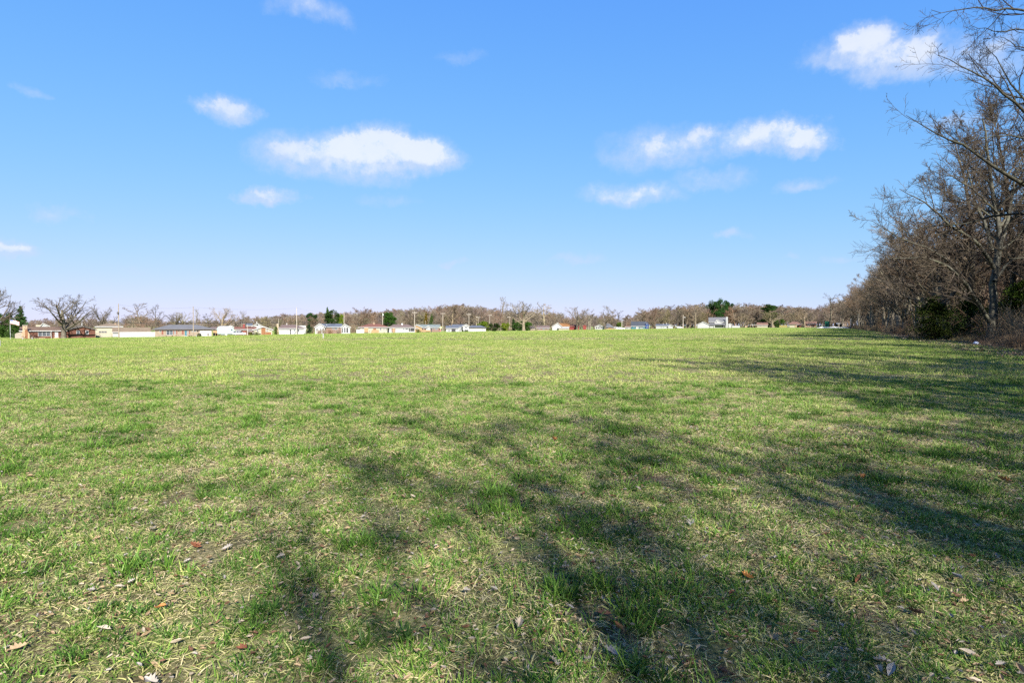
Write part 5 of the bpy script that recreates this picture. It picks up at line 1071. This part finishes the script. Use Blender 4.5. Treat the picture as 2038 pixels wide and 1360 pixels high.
h.window(1286, 1288.4, 642.6, 645.6, -.6); h.window(1287.2, 1289.4, 649.4, 652.4, -.6); h.block('porch_rail', 1273.5, 1280, 653.2, 654.2, -1.2, -1.1, 'trim'); h.post(1281.5, 649.8, -1, .08); h.post(1291.6, 648, -1.2, .08)
h = House('white_ranch', 1322, 655.2, 'long low white house with a dark roof left of the lone white pole', Y=395)
h.gable_x(1304.5, 1333, 649, 645.2, 0, 8, 'grey', 'slate', wx=(1305.5, 1332)); h.gable_y(1328.5, 1340, 649.5, 1334, 646.4, -.8, 7, 'white', 'slate'); h.window(1314.6, 1318, 651.2, 652.8, 0, mull=1); h.window(1319.5, 1322, 651.2, 652.8, 0); h.block('roof_vent', 1319.6, 1320.8, 644, 646.2, 3.6, 4, 'trim'); h.block('roof_vent', 1326, 1327.4, 643.4, 646, 3.6, 4, 'trim')
h = House('shed', 1347, 654, 'tiny cream shed under the dark trunked tree', Y=412, cat='shed'); h.gable_y(1344.5, 1350, 650.6, 1347, 649.4, 0, 3, 'cream', 'pale', oh=.15)
h = House('two_storey_house', 1418, 652.8, 'two storey white house with a grey roof, white chimney and gabled garage', Y=402)
h.gable_y(1386.8, 1412, 646.4, 1399, 640.4, -1.5, 8, 'white', 'grey'); h.part('wall', MB().box(h.x(1411), h.x(1444.5), 3, 11, -.3, h.z(641.6)), W['white'])
h.gable_x(1409.6, 1446, 641.4, 631.6, 3, 11, 'white', 'grey', wx=(1411, 1445)); h.gable_y(1421, 1438, 643, 1427, 635.8, 1.6, 8, 'white', 'grey', oh=.25); h.window(1424.6, 1427, 639.6, 642, 1.6); h.window(1436.6, 1442.4, 638.8, 640.8, 2.95, mull=1); h.window(1411.6, 1417, 639.6, 641.4, 2.95)
h.part('porch_roof', MB().prism([(-.6, h.z(646.8)), (3.0, h.z(643.2)), (3.0, h.z(643.2) - .15), (-.6, h.z(646.8) - .15)], h.x(1411.8), h.x(1443.5), 'x'), RF['grey']); h.block('wall', 1412, 1422.5, 647.4, 653, .2, 2.9, 'white')
for a, b in ((1410.6, 1412.6), (1413.4, 1415.2), (1415.9, 1417.8)): h.window(a, b, 647.4, 650.2, .2)
h.window(1410.8, 1413, 650.9, 652.4, .15); h.door(1424.6, 1427.2, 647.2, 2.9, mat='dark'); h.window(1429, 1432, 647.2, 650, 2.9); h.window(1433, 1436, 647.2, 650, 2.9); h.window(1437, 1440.6, 647.2, 650.2, 2.9, mull=1)
h.block('gable_wall', 1442.6, 1448.4, 638.6, 653, 2.0, 10.9, 'white'); h.chimney(1444.8, 1448, 630.8, 1.2, .7, 'white'); h.post(1421, 647, -.4, .1); h.post(1443, 647, -.4, .1)
h = House('shed', 1453, 652.6, 'small white outbuilding right of the white chimney', Y=408, cat='shed'); h.gable_y(1448.6, 1456.6, 646.2, 1452.4, 643.8, 0, 4, 'white', 'pale', oh=.2)
board_fence('white_fence', 1457, 1472.5, 649, 652.4, 6, 'trim', 'low white fence right of the two storey white house', 410)
h = House('rusty_roofed_house', 1514, 651.8, 'long cream house with a rusty brown roof under the blackish evergreen', Y=420); h.gable_x(1505.5, 1528.5, 647.4, 641.8, 0, 8, 'cream', 'rose', wx=(1506.5, 1527.5)); h.window(1512, 1515, 648, 649.6); h.window(1519, 1523, 648, 649.4, mull=1)
h = House('carport', 1498.5, 652, 'low beige carport left of the first rusty roof', Y=422, cat='carport'); h.part('roof', MB().box(h.x(1491.5), h.x(1506), 0, 5, h.z(647), h.z(646.2)), W['concrete']); [h.post(x_, 647.05, .2, .09, 'stone') for x_ in (1493, 1499, 1504.6)]; h.block('back_wall', 1482, 1496, 649, 652, 4.6, 4.8, 'stone')
board_fence('yellow_fence', 1551, 1566, 647.6, 651.8, 5, 'yellow', 'yellowish board fence left of the rose hipped roof', 424)
h = House('rose_roofed_house', 1580, 651.8, 'cream house with a rose brown hipped roof and an open carport', Y=424); h.hip(1566.5, 1595, 645.6, 1578, 1585, 639.8, 0, 10, 'rose', wall=(1571, 1581.5), mat='cream', fascia='fascia_dark'); h.post(1568, 646, .2, .1); h.block('back_wall', 1586, 1594, 647.5, 652, 4, 4.2, 'brown'); h.block('pier', 1582.5, 1585, 646, 652, -.1, .4, 'stone')
h = House('rusty_roofed_house', 1612, 651.8, 'long low house with a rusty brown roof left of the gravel heap', Y=426); h.gable_x(1601, 1625.5, 645.4, 640, 0, 9, 'brown', 'rose', wx=(1603, 1624)); h.window(1606, 1612, 646.4, 648.6, mull=1); h.block('low_wall', 1598, 1624, 649, 652, -1.6, -1.4, 'stone')
# green box, shelter, gravel heap
h = House('waste_container', 1645.5, 651.5, 'green waste container at the far end of the field', Y=372, cat='container')
h.part('body', MB().prism([(h.x(1641), .25), (h.x(1648.6), .25), (h.x(1650), h.z(641)), (h.x(1641.6), h.z(641))], 0, 2.2, 'y'), mat_paint('container_green', (.012, .13, .075), .5), bevel=.04); h.part('lid', MB().box(h.x(1641.2), h.x(1650.6), -.08, 2.3, h.z(641), h.z(640)), mat_paint('container_lid', (.02, .2, .12)), bevel=.03)
h.block('opening', 1642.8, 1646.6, 645.8, 648, -.03, -.005, 'dark'); h.block('skid', 1641.5, 1648.4, 649.8, 651.4, .2, 2.0, 'fascia_dark')  # dark panel on the solid body, painted for the unlit inside
h = House('open_shelter', 1669, 651.3, 'black open fronted shelter with a sloping roof beside the gravel heap', Y=372, cat='shelter')
h.part('roof', MB().prism([(h.x(1660.5), h.z(643)), (h.x(1676), h.z(640)), (h.x(1676), h.z(641.4)), (h.x(1660.5), h.z(644.4))], -.3, 5, 'y'), W['black']); h.block('back_wall', 1661.5, 1675, 644.6, 651, 4.4, 4.6, 'black'); h.part('side_wall', MB().box(h.x(1674.6), h.x(1675.6), 0, 4.3, 0, h.z(641.8)), W['black'])
for a in (1661.6, 1666.5, 1671): h.post(a, 644.2, 0, .1, 'black')
h.block('window_frame', 1666.6, 1672, 643.8, 645, -.1, .0, 'metal'); h.block('work_bench', 1667.4, 1670.4, 646, 650.6, 1, 2, 'greywood')
def heap(name, px, base, wpx, hpx, dep, mat, label, Y, n=260, cat='heap', size=.35, seed=3):
    X = (px - 1019) / FPX * Y; z = float(ground_z(X, Y)); rg = np.random.default_rng(seed); W_ = wpx * Y / FPX; H = hpx * Y / FPX
    nx, ny = 40, 10; xs = np.linspace(-1, 1, nx); ys = np.linspace(-1, 1, ny); A, B = np.meshgrid(xs, ys); Z = np.clip(1 - A ** 4 - B ** 2, 0, 1) ** .7 * (.65 + .35 * np.sin(A * 9 + 1) * np.cos(B * 3)) * H + rg.normal(0, .05, A.shape) - .06
    v_ = np.stack([A * W_ / 2, B * dep / 2, Z], -1).reshape(-1, 3); i = np.arange(nx * ny).reshape(ny, nx); q = np.stack([i[:-1, :-1], i[:-1, 1:], i[1:, 1:], i[1:, :-1]], -1).reshape(-1, 4)
    root = thing(name, label, cat, (X, Y, z)); obj('mound', arr_mesh(name, v_, [(q, 0)], mat, True), root)
    t = rg.integers(0, len(v_), n); C = v_[t] + rg.normal(0, .1, (n, 3)); vv, qq = cards(rg, C, size * .5, aspect=.8); vv2, qq2 = cards(rg, C, size * .5, aspect=.8)
    s = obj('chunks', arr_mesh(name + '_chunks', np.concatenate([vv, vv2]), [(np.concatenate([qq, qq2 + len(vv)]), 0)], mat), root); s['kind'] = 'stuff'; return root
heap('gravel_heap', 1657, 653, 66, 3.4, 6, mat_paint('white_gravel', (.50, .48, .43), .9, .2, 1.5), 'long low heap of white gravel before the black shelter', 352)
heap('brush_pile', 1700, 654, 22, 2.0, 4, mat_paint('brown_debris', (.10, .075, .05), .95, .4, 2), 'dark brown brush pile where the wood begins', 290, seed=4)
# pale fallen log and litter by the wood
X, Y = hit(1730, 654, 300, 40); lg = thing('fallen_log', 'pale fallen log lying at the edge of the wood', 'log', (X, Y, float(ground_z(X, Y)) + .12), .5)
obj('bark', MB().tube([(-1.4, 0, .02), (-.5, .05, .10), (.5, 0, .22), (1.5, .1, .55)], [.16, .15, .13, .08], 8).mesh('log', mat_paint('pale_log', (.6, .52, .42), .9, .2, 3)), lg); obj('branch_stub', MB().tube([(.4, 0, .25), (.6, -.15, .6)], [.05, .03], 6).mesh('stub', MATS['pale_log']), lg)
def rag(name, px, py, w_, hgt, mat, label, cat, seed):
    X, Y = hit(px, py, 200, 20); z = float(ground_z(X, Y)); rg = np.random.default_rng(seed); s = Y / FPX; n = 9; A, B = np.meshgrid(np.linspace(-1, 1, n), np.linspace(-1, 1, n))
    Z = np.clip(1 - (A ** 2 + B ** 2) * .75, 0, 1) * hgt * s + rg.normal(0, .03, A.shape) * (A ** 2 + B ** 2 < 1.2) + .04; v_ = np.stack([A * w_ * s / 2 * (1 + rg.normal(0, .12, A.shape)), B * .22 * (1 + rg.normal(0, .1, A.shape)), Z], -1).reshape(-1, 3); i = np.arange(n * n).reshape(n, n)
    q = np.stack([i[:-1, :-1], i[:-1, 1:], i[1:, 1:], i[1:, :-1]], -1).reshape(-1, 4); me = arr_mesh(name, v_, [(q, 0)], mat, True); o = obj(name, me, None, (X, Y, z), rg.uniform(-.4, .4)); md = o.modifiers.new('thick', 'SOLIDIFY'); md.thickness = .01; tag(o, label, cat); return o
WB = mat_paint('white_plastic', (.72, .76, .84), .35, .1, 5)
rag('plastic_bag', 1943, 686, 8, 4.2, WB, 'crumpled white plastic bag at the foot of the tall grey tree', 'bag', 5); rag('plastic_scrap', 1912, 677, 7, 2.5, WB, 'flat pale plastic scrap left of the crumpled bag', 'scrap', 6)
rag('blue_tarp', 1920, 675.5, 14, 4, mat_paint('dark_blue_tarp', (.02, .04, .09), .4), 'dark blue tarp half hidden behind the flat plastic scrap', 'tarp', 7)
def stick(px, py, x2, y2, label, r=.02):
    X, Y = hit(px, py, 200, 20); z = float(ground_z(X, Y)); b = np.array([X, Y, z]); e = world_pt(x2, y2, Y + .6) - b; s = np.array([0, 0, .02])
    o = obj('stick', MB().tube([s, (s + e) / 2 + [0, 0, .04], e], [r, r * .8, r * .4], 6).mesh('stick', MATS['pale_log']), None, (X, Y, z)); tag(o, label, 'stick'); return o
stick(1920, 682, 1926, 678, 'short pale stick lying between the bag and the scrap'); stick(1938, 668, 1957, 649, 'long bent pale twig leaning left of the tall tree trunk', .03); stick(1954, 669, 1963, 657, 'short pale twig leaning beside the long bent one', .025); stick(1953, 668, 1968, 665, 'pale twig lying low against the tall tree trunk', .025)

# ------------------------------------------------------------------ utility poles, wires, flag
PM = mat_paint('pole_wood', (.19, .155, .115), .9, .25, 1.5); PG = mat_paint('pale_pole', (.33, .29, .24), .85, .2, 1.5); CE = mat_paint('insulator', (.7, .7, .68), .3); DK = W['fascia_dark']
POLETOP = {}
def pole(px, top, base, label, arm=None, gear=None, mat=PG, r=.16, key=None, Y=None, name='utility_pole', cat='pole'):
    if Y is None: X, Y = hit(px, base, 420)
    else: X = (px - 1019) / FPX * Y
    z = float(ground_z(X, Y)); H = world_pt(px, top, Y)[2] - z; root = thing(name, label, cat, (X, Y, z)); s = Y / FPX
    obj('shaft', MB().tube([(0, 0, -.4), (0, 0, H * .5), (.03, 0, H)], [r, r * .85, r * .65], 10).mesh('shaft', mat), root)
    d = Vector((DIR[0], DIR[1], 0)); nrm_ = Vector((NRM[0], NRM[1], 0)); L = 1.5
    if arm:
        za = world_pt(px, arm, Y)[2] - z; a = obj('crossarm', MB().box(-L, L, -.32, -.18, za - .07, za + .07).mesh('crossarm', mat), root)
        for k in (-1.3, -.5, .5, 1.3): obj('insulator', MB().tube([(k, -.25, za + .07), (k, -.25, za + .15), (k, -.25, za + .28)], [.05, .08, .04], 8).mesh('insulator', CE), root)
        for sgn in (-1, 1): obj('brace', MB().tube([(sgn * .8, -.2, za - .05), (0, -.2, za - .8)], .025, 5).mesh('brace', DK), root)
    if gear == 'transformer':
        zt = H - 1.4; g = obj('transformer', MB().tube([(.35, -.1, zt - .5), (.35, -.1, zt), (.35, -.1, zt + .5)], [.26, .28, .24], 12).mesh('transformer', W['metal']), root); obj('bushing', MB().tube([(.35, -.1, zt + .5), (.35, -.1, zt + .75)], .05, 6).mesh('bushing', CE), g)
    if gear == 'box': zt = world_pt(px, top + 19, Y)[2] - z; obj('cable_box', MB().box(-.22, .22, -.45, -.16, zt - .3, zt + .3).mesh('cable_box', DK, .03), root)
    if gear == 'lamp': obj('lamp_arm', MB().tube([(0, 0, H - 1.6), (.35, -.3, H - 1.3), (.6, -.5, H - 1.3)], .04, 6).mesh('arm', W['metal']), root); obj('lamp_head', MB().tube([(.6, -.5, H - 1.25), (.75, -.62, H - 1.35), (.85, -.7, H - 1.45)], [.1, .17, .1], 8).mesh('lamp', CE), root)
    if key is not None: POLETOP[key] = (Vector((X, Y, z)), H, Y, px)
    return root
pole(237, 604.5, 673, 'tall wooden utility pole before the white fence, with a black box near its top', gear='box', mat=PM, key=0)
pole(385.3, 610, 670.5, 'grey wooden utility pole before the beige ranch house', gear=None, mat=PM, key=1)
pole(492.5, 646.5, 668, 'short pale pole before the red brown roofed ranch', r=.10)
pole(590.8, 612, 666, 'thin tan utility pole before the white hipped house', mat=PG, key=2)
pole(685, 621, 664, 'whitish utility pole before the small white gabled carport', key=3)
pole(761.5, 622, 662.3, 'utility pole with a white transformer beside the round green evergreen', gear='transformer', key=4)
pole(825.3, 620, 660.9, 'crossarm pole between the brown and the green grey roofs, largest of the row', arm=622.6, r=.2, key=5)
pole(881.3, 623, 660.3, 'crossarm pole beside the short ivy covered tree', arm=624.6, key=6)
pole(933.3, 623.8, 660, 'crossarm pole at the right corner of the small white gable', arm=626.3, key=7)
pole(952, 631, 659.6, 'thin crossarm pole behind the white limbed tree', arm=632, Y=400, r=.12)
pole(974.6, 627, 659.2, 'crossarm pole left of the tall pale trunked tree', arm=628, key=8)
pole(1013.6, 630.5, 658.7, 'thin pole rising from the cone of branches', arm=632, r=.13, key=9)
pole(1175.5, 635.5, 657, 'brown pole between the red sheds and the porch', mat=PM, r=.15, key=10)
pole(1237.5, 639, 656.4, 'white pole behind the white car', r=.14, key=11)
pole(1359.3, 627, 654.6, 'lone white pole with a lamp before the brown trees', gear='lamp', r=.17)
pole(847, 638, 657, 'thin white pole above the green grey roof', Y=345, r=.08)
pole(554.8, 634, 657, 'thin pale pole behind the chimney of the white hipped house', Y=330, r=.11)
wm = mat_paint('black_cable', (.02, .02, .02), .6)
def wire(k0, k1, frac, r, label, sag=.9, name='power_line'):
    a, Ha, Ya, pa = POLETOP[k0]; b, Hb, Yb, pb = POLETOP[k1]; P_ = a + Vector((0, 0, Ha * frac)); Q_ = b + Vector((0, 0, Hb * frac)); pts = [(P_.lerp(Q_, t) - Vector((0, 0, sag * 4 * t * (1 - t)))) - P_ for t in np.linspace(0, 1, 11)]
    o = obj(name, MB().tube(pts, r, 4).mesh('cable', wm), None, P_); tag(o, label, 'cable', 'cables between the utility poles')
names_ = ['first', 'second', 'third', 'fourth', 'fifth', 'sixth', 'seventh', 'eighth', 'ninth', 'tenth', 'eleventh', 'twelfth']
for k in range(0, 9):
    wire(k, k + 1, .46 if k < 8 else .5, .085, 'thick dark communication cable between the %s and %s utility poles from the left' % (names_[k], names_[k + 1]), .35)
for k in range(0, 9):
    wire(k, k + 1, .97, .014, 'thin wire along the pole tops between the %s and %s utility poles' % (names_[k], names_[k + 1]), .7)
# flag
X, Y, z = at(20.8, 166); fl = thing('flagpole', 'white flagpole in front of the dark evergreens at the far left', 'flagpole', (X, Y, z)); Hf = world_pt(20.8, 633.5, Y)[2] - z
obj('shaft', MB().tube([(0, 0, -.2), (0, 0, Hf * .5), (0, 0, Hf)], [.09, .075, .05], 10).mesh('shaft', W['trim']), fl); obj('finial', MB().tube([(0, 0, Hf), (0, 0, Hf + .06), (0, 0, Hf + .12)], [.03, .08, .03], 8).mesh('finial', mat_paint('brass', (.7, .5, .15), .3)), fl)
m, n, b = principled('flag_cloth'); tcn = n.new('ShaderNodeTexCoord'); uvn = n.new('ShaderNodeAttribute', attribute_name='fu'); uvm = n.new('ShaderNodeAttribute', attribute_name='fv')
stripe = n.math('GREATER_THAN', n.math('FRACT', n.math('MULTIPLY', uvm.outputs['Fac'], 6.5)), .5); cant = n.math('MULTIPLY', n.math('LESS_THAN', uvn.outputs['Fac'], .4), n.math('GREATER_THAN', uvm.outputs['Fac'], .4615))
vx = n.math('SUBTRACT', n.math('FRACT', n.math('MULTIPLY', uvn.outputs['Fac'], 15)), .5); vy = n.math('SUBTRACT', n.math('FRACT', n.math('MULTIPLY', uvm.outputs['Fac'], 9.3)), .5)
star = n.math('LESS_THAN', n.math('ADD', n.math('MULTIPLY', vx, vx), n.math('MULTIPLY', vy, vy)), .07)
n.t.links.new(n.mix(cant, n.mix(stripe, (.55, .04, .05, 1), (.8, .8, .8, 1)), n.mix(star, (.03, .05, .22, 1), (.8, .8, .8, 1))), b.inputs['Base Color'])
nu, nv = 16, 9; U_, V_ = np.meshgrid(np.linspace(0, 1, nu), np.linspace(0, 1, nv)); FW, FH = 2.0, 1.15
fx = U_ * FW; fy = .16 * np.sin(U_ * 7 + V_) * U_; fz = V_ * FH - U_ ** 1.3 * .62 - .05 * np.sin(U_ * 9) * U_
ii = np.arange(nu * nv).reshape(nv, nu); q = np.stack([ii[:-1, :-1], ii[:-1, 1:], ii[1:, 1:], ii[1:, :-1]], -1).reshape(-1, 4)
fo = obj('flag', arr_mesh('flag', np.stack([fx, fy, fz], -1).reshape(-1, 3), [(q, 0)], m, True, {'fu': U_.ravel(), 'fv': V_.ravel()}), None, (X + .07, Y, z + Hf - 1.6), .5); md = fo.modifiers.new('thick', 'SOLIDIFY'); md.thickness = .01
tag(fo, 'striped red and white flag with a blue corner drooping from the flagpole', 'flag')
# small posts in the field edge
def marker(px, top, base, label, r=.04, Y=None):
    X, Y = (hit(px, base) if Y is None else ((px - 1019) / FPX * Y, Y)); z = float(ground_z(X, Y)); H = world_pt(px, top, Y)[2] - z; root = thing('marker_post', label, 'post', (X, Y, z)); obj('shaft', MB().box(-r, r, -r, r, -.1, H).mesh('post', W['trim'], .006), root); obj('cap', MB().box(-r * 1.3, r * 1.3, -r * 1.3, r * 1.3, H, H + .04).mesh('cap', W['metal']), root)
marker(643.5, 665, 673.5, 'white marker post standing out in the grass before the white gable', .05); marker(45.5, 672.5, 677.5, 'short white post before the stone chimney', .05); marker(64.5, 672.5, 677, 'short white post right of the stone chimney', .05); marker(391, 667, 671.5, 'short white post before the rounded dark bush', .05); marker(0.2, 679, 690, 'white post cut by the left edge of the view', .03); marker(577, 663.8, 667.5, 'short white post before the white hipped house', .05); marker(1692.5, 634, 651, 'pale post with a white top at the left end of the wood', .12, Y=300)
def mailbox(px, top, base, label):
    X, Y = hit(px, base); z = float(ground_z(X, Y)); H = world_pt(px, top, Y)[2] - z; root = thing('mailbox', label, 'mailbox', (X, Y, z)); obj('post', MB().box(-.06, .06, -.06, .06, -.1, H - .3).mesh('post', PM), root)
    b = obj('box', MB().prism([(-.16, H - .3), (.16, H - .3), (.16, H - .1), (.08, H), (-.08, H), (-.16, H - .1)], -.3, .3, 'y').mesh('mailbox', DK, .01), root); obj('flag', MB().box(.162, .18, -.1, -.05, H - .2, H - .02).mesh('mailflag', W['red']), b)
mailbox(414.4, 664.8, 670.5, 'dark mailbox before the garage door of the beige ranch'); mailbox(735.8, 659, 663.8, 'dark mailbox before the orange planter wall'); mailbox(764.5, 661, 663.5, 'dark mailbox right of the transformer pole')
# driveway
for (x0, x1, yb, Yd, lab) in ((729, 742, 662.8, 280, 'pale concrete driveway of the cream hipped house'), (398, 432, 670.4, 192, 'pale concrete driveway of the beige ranch')):
    X0_, X1_ = (x0 - 1019) / FPX * Yd, (x1 - 1019) / FPX * Yd; vs = []
    for i in range(7):
        for X_ in (X0_, X1_): yy = Yd - 10 + i * 2.4; vs.append((X_ * yy / Yd, yy, float(ground_z(X_ * yy / Yd, yy)) + .05))
    me = bpy.data.meshes.new('driveway'); me.from_pydata(vs, [], [(2 * i, 2 * i + 1, 2 * i + 3, 2 * i + 2) for i in range(6)]); me.materials.append(W['concrete']); o = obj('driveway', me); o['kind'] = 'structure'; o['label'] = lab

# ------------------------------------------------------------------ vehicles
TY = mat_paint('tyre_rubber', (.015, .015, .016), .85); RIM = mat_paint('alloy_rim', (.5, .5, .52), .3, .05, 5, .7); CG = mat_glass('car_glass', (.012, .014, .018)); LAMP = mat_paint('lamp_glass', (.75, .75, .72), .15); TAIL = mat_paint('tail_lamp', (.35, .015, .012), .25)
PROF = dict(
 suv=dict(L=4.8, body=[(-2.4, .38), (-2.4, .95), (-2.3, 1.05), (1.1, 1.05), (2.2, .92), (2.4, .7), (2.4, .38)], cab=[(-2.25, 1.05), (-2.1, 1.62), (-1.8, 1.7), (.35, 1.7), (.6, 1.6), (1.25, 1.05)], H=1.7),
 sedan=dict(L=4.7, body=[(-2.35, .3), (-2.35, .85), (-2.2, .95), (1.0, .95), (2.15, .8), (2.35, .6), (2.35, .3)], cab=[(-1.75, .95), (-1.1, 1.38), (-.8, 1.43), (.2, 1.43), (.45, 1.36), (1.15, .95)], H=1.43),
 pickup=dict(L=5.6, body=[(-2.8, .45), (-2.8, 1.12), (-.75, 1.12), (-.75, 1.1), (1.4, 1.12), (2.6, 1.0), (2.8, .8), (2.8, .45)], cab=[(-.75, 1.1), (-.65, 1.72), (-.4, 1.8), (.6, 1.8), (.85, 1.7), (1.45, 1.1)], H=1.8))
def car(px, base, wpx, kind, col, label, flip=False, Y=None, name='parked_car', cat='car', yaw=0.0):
    X, Y = (hit(px, base) if Y is None else ((px - 1019) / FPX * Y, Y)); z = float(ground_z(X, Y)); p = PROF[kind]; th = math.atan2(X, Y); k = wpx * Y / FPX * math.cos(th) / p['L']; k = min(max(k, .85), 1.3)
    root = thing(name, label, cat, (X, Y, z), -th + yaw + (math.pi if flip else 0)); root.scale = (k, k, k); cm = mat_paint('car_paint_%d' % int(px), col, .28, .04, 2, .25, .6); hw = .9
    import bmesh
    body = obj('body', MB().prism(p['body'], -hw, hw, 'y').mesh('car_body', cm, .07), root)
    cabm = MB().prism(p['cab'], -.72, .72, 'y'); c0 = obj('cabin', cabm.mesh('car_cabin', cm, .04), root)
    xs = [q[0] for q in p['cab']]; zs = [q[1] for q in p['cab']]; zb, zt = zs[0] + .06, max(zs) - .10
    for sgn in (-1, 1):
        n_ = 3 if kind == 'suv' else 2; lo, hi = xs[1] - .1, xs[-2] + .2
        for i in range(n_):
            a, b2 = lo + (hi - lo) * i / n_ + .04, lo + (hi - lo) * (i + 1) / n_ - .04
            obj('side_window', MB().prism([(a - (.12 if i == 0 else 0), zb), (b2 + (.22 if i == n_ - 1 else 0), zb), (b2, zt), (a, zt)], sgn * .722, sgn * .735, 'y').mesh('side_glass', CG), root)
        for wx_ in (-p['L'] * .31, p['L'] * .31):
            wr_ = .34 if kind != 'pickup' else .4; t_ = obj('wheel', MB().tube([(wx_, sgn * .70, wr_), (wx_, sgn * .93, wr_)], wr_, 16).mesh('tyre', TY, 0), root); obj('rim', MB().tube([(wx_, sgn * .92, wr_), (wx_, sgn * .945, wr_)], wr_ * .58, 12).mesh('rim', RIM), t_)
        zl = p['body'][-3][1] - .04; obj('headlight', MB().box(p['L'] / 2 - .10, p['L'] / 2 + .012, sgn * .62 - .16, sgn * .62 + .16, zl - .16, zl - .02).mesh('headlight', LAMP, .01), root); obj('tail_light', MB().box(-p['L'] / 2 - .012, -p['L'] / 2 + .08, sgn * .7 - .1, sgn * .7 + .1, .66, .86).mesh('tail_light', TAIL, .01), root)
    def slope(i, j, nm):
        (ax, az_), (bx_, bz_) = p['cab'][i], p['cab'][j]; dx, dz = bx_ - ax, bz_ - az_; l = math.hypot(dx, dz); nx_, nz_ = -dz / l * .012, dx / l * .012
        if nm == 'windscreen': nx_, nz_ = dz / l * -.012 if dz < 0 else .012, abs(dx) / l * .012; nx_ = abs(dz) / l * .012
        else: nx_, nz_ = -abs(dz) / l * .012, abs(dx) / l * .012
        a0, a1 = (ax + dx * .12, az_ + dz * .12), (ax + dx * .9, az_ + dz * .9)
        obj(nm, MB().prism([a0, a1, (a1[0] + nx_, a1[1] + nz_), (a0[0] + nx_, a0[1] + nz_)], -.62, .62, 'y').mesh(nm, CG), root)
    slope(0, 1, 'rear_window'); slope(-1, -2, 'windscreen')
    return root
car(477, 667.8, 26, 'suv', (.62, .66, .70), 'silver grey station wagon parked beside the camper trailer')
car(465.5, 667.2, 12, 'sedan', (.30, .33, .38), 'grey car mostly hidden between the trailer and the silver station wagon', Y=243, yaw=1.2)
car(705.5, 662.6, 15.5, 'pickup', (.02, .02, .022), 'black pickup parked left of the short white fence', name='parked_pickup', cat='pickup')
car(801, 661.2, 14, 'sedan', (.12, .32, .40), 'teal blue car before the brown grey hipped roof')
car(816, 661.3, 13, 'suv', (.78, .78, .78), 'white car right of the teal blue one', flip=True)
car(869.5, 660.9, 17, 'sedan', (.50, .02, .025), 'bright red car before the green grey roofed house')
car(766, 662.2, 7, 'sedan', (.10, .11, .12), 'dark grey car at the right end of the cream hipped house', Y=296, yaw=1.0)
car(1235.5, 656.3, 11, 'sedan', (.78, .78, .77), 'white car before the olive shrub')
car(1353, 654.4, 6.5, 'suv', (.75, .75, .74), 'small white vehicle at the foot of the lone white pole', Y=410)
# camper trailer
h = House('camper_trailer', 450, 668.3, 'large pale grey green camper trailer with a sloped nose', Y=226, cat='trailer')
TB = mat_siding('trailer_skin', (.22, .27, .27), .5); h.part('body', MB().prism([(h.x(432.6), .55), (h.x(462.5), .55), (h.x(467.5), h.z(660.5)), (h.x(465.5), h.z(654.5)), (h.x(462.5), h.z(651.4)), (h.x(434.5), h.z(651.4)), (h.x(432.6), h.z(652.6))], 0, 2.5, 'y'), TB, bevel=.06)
h.part('roof', MB().box(h.x(434.5), h.x(462), .05, 2.45, h.z(651.4), h.z(650.8)), W['metal']); h.part('nose_window', MB().prism([(h.x(459.6), h.z(658.4)), (h.x(463.4), h.z(658.4)), (h.x(461.4), h.z(654.6))], -.03, -.004, 'y'), GL); h.part('stripe', MB().box(h.x(433), h.x(461), -.02, -.004, h.z(654.8), h.z(654)), mat_paint('trailer_stripe', (.2, .26, .30)))
h.door(449, 452, 656, 0, mat='metal')
for wx_ in (442, 446):
    t_ = h.part('wheel', MB().tube([(h.x(wx_), .02, .36), (h.x(wx_), .3, .36)], .36, 16), TY); h.part('rim', MB().tube([(h.x(wx_), .0, .36), (h.x(wx_), .03, .36)], .2, 12), RIM, t_)
h.part('underframe', MB().box(h.x(434), h.x(462), .3, 2.2, .3, .54), DK); h.part('jack', MB().box(h.x(459), h.x(460), .2, .4, 0, .3), DK)
h = House('waste_bin', 428, 669.3, 'dark wheeled bins beside the camper trailer', Y=205, cat='bin')
h.part('body', MB().prism([(h.x(424.5), .1), (h.x(428), .1), (h.x(428.6), h.z(663.6)), (h.x(424), h.z(663.6))], 0, .7, 'y'), mat_paint('bin_grey', (.22, .2, .22)), bevel=.02); h.part('lid', MB().box(h.x(423.8), h.x(428.8), -.05, .75, h.z(663.6), h.z(663)), W['dark'])
h = House('waste_bin', 430.6, 669.2, 'dark maroon bin touching the left end of the camper trailer', Y=206, cat='bin'); h.part('body', MB().prism([(h.x(429.2), .1), (h.x(432.2), .1), (h.x(432.8), h.z(664.4)), (h.x(429), h.z(664.4))], 0, .7, 'y'), mat_paint('bin_maroon', (.10, .02, .03)), bevel=.02); h.part('lid', MB().box(h.x(428.9), h.x(433), -.05, .75, h.z(664.4), h.z(663.8)), W['dark'])
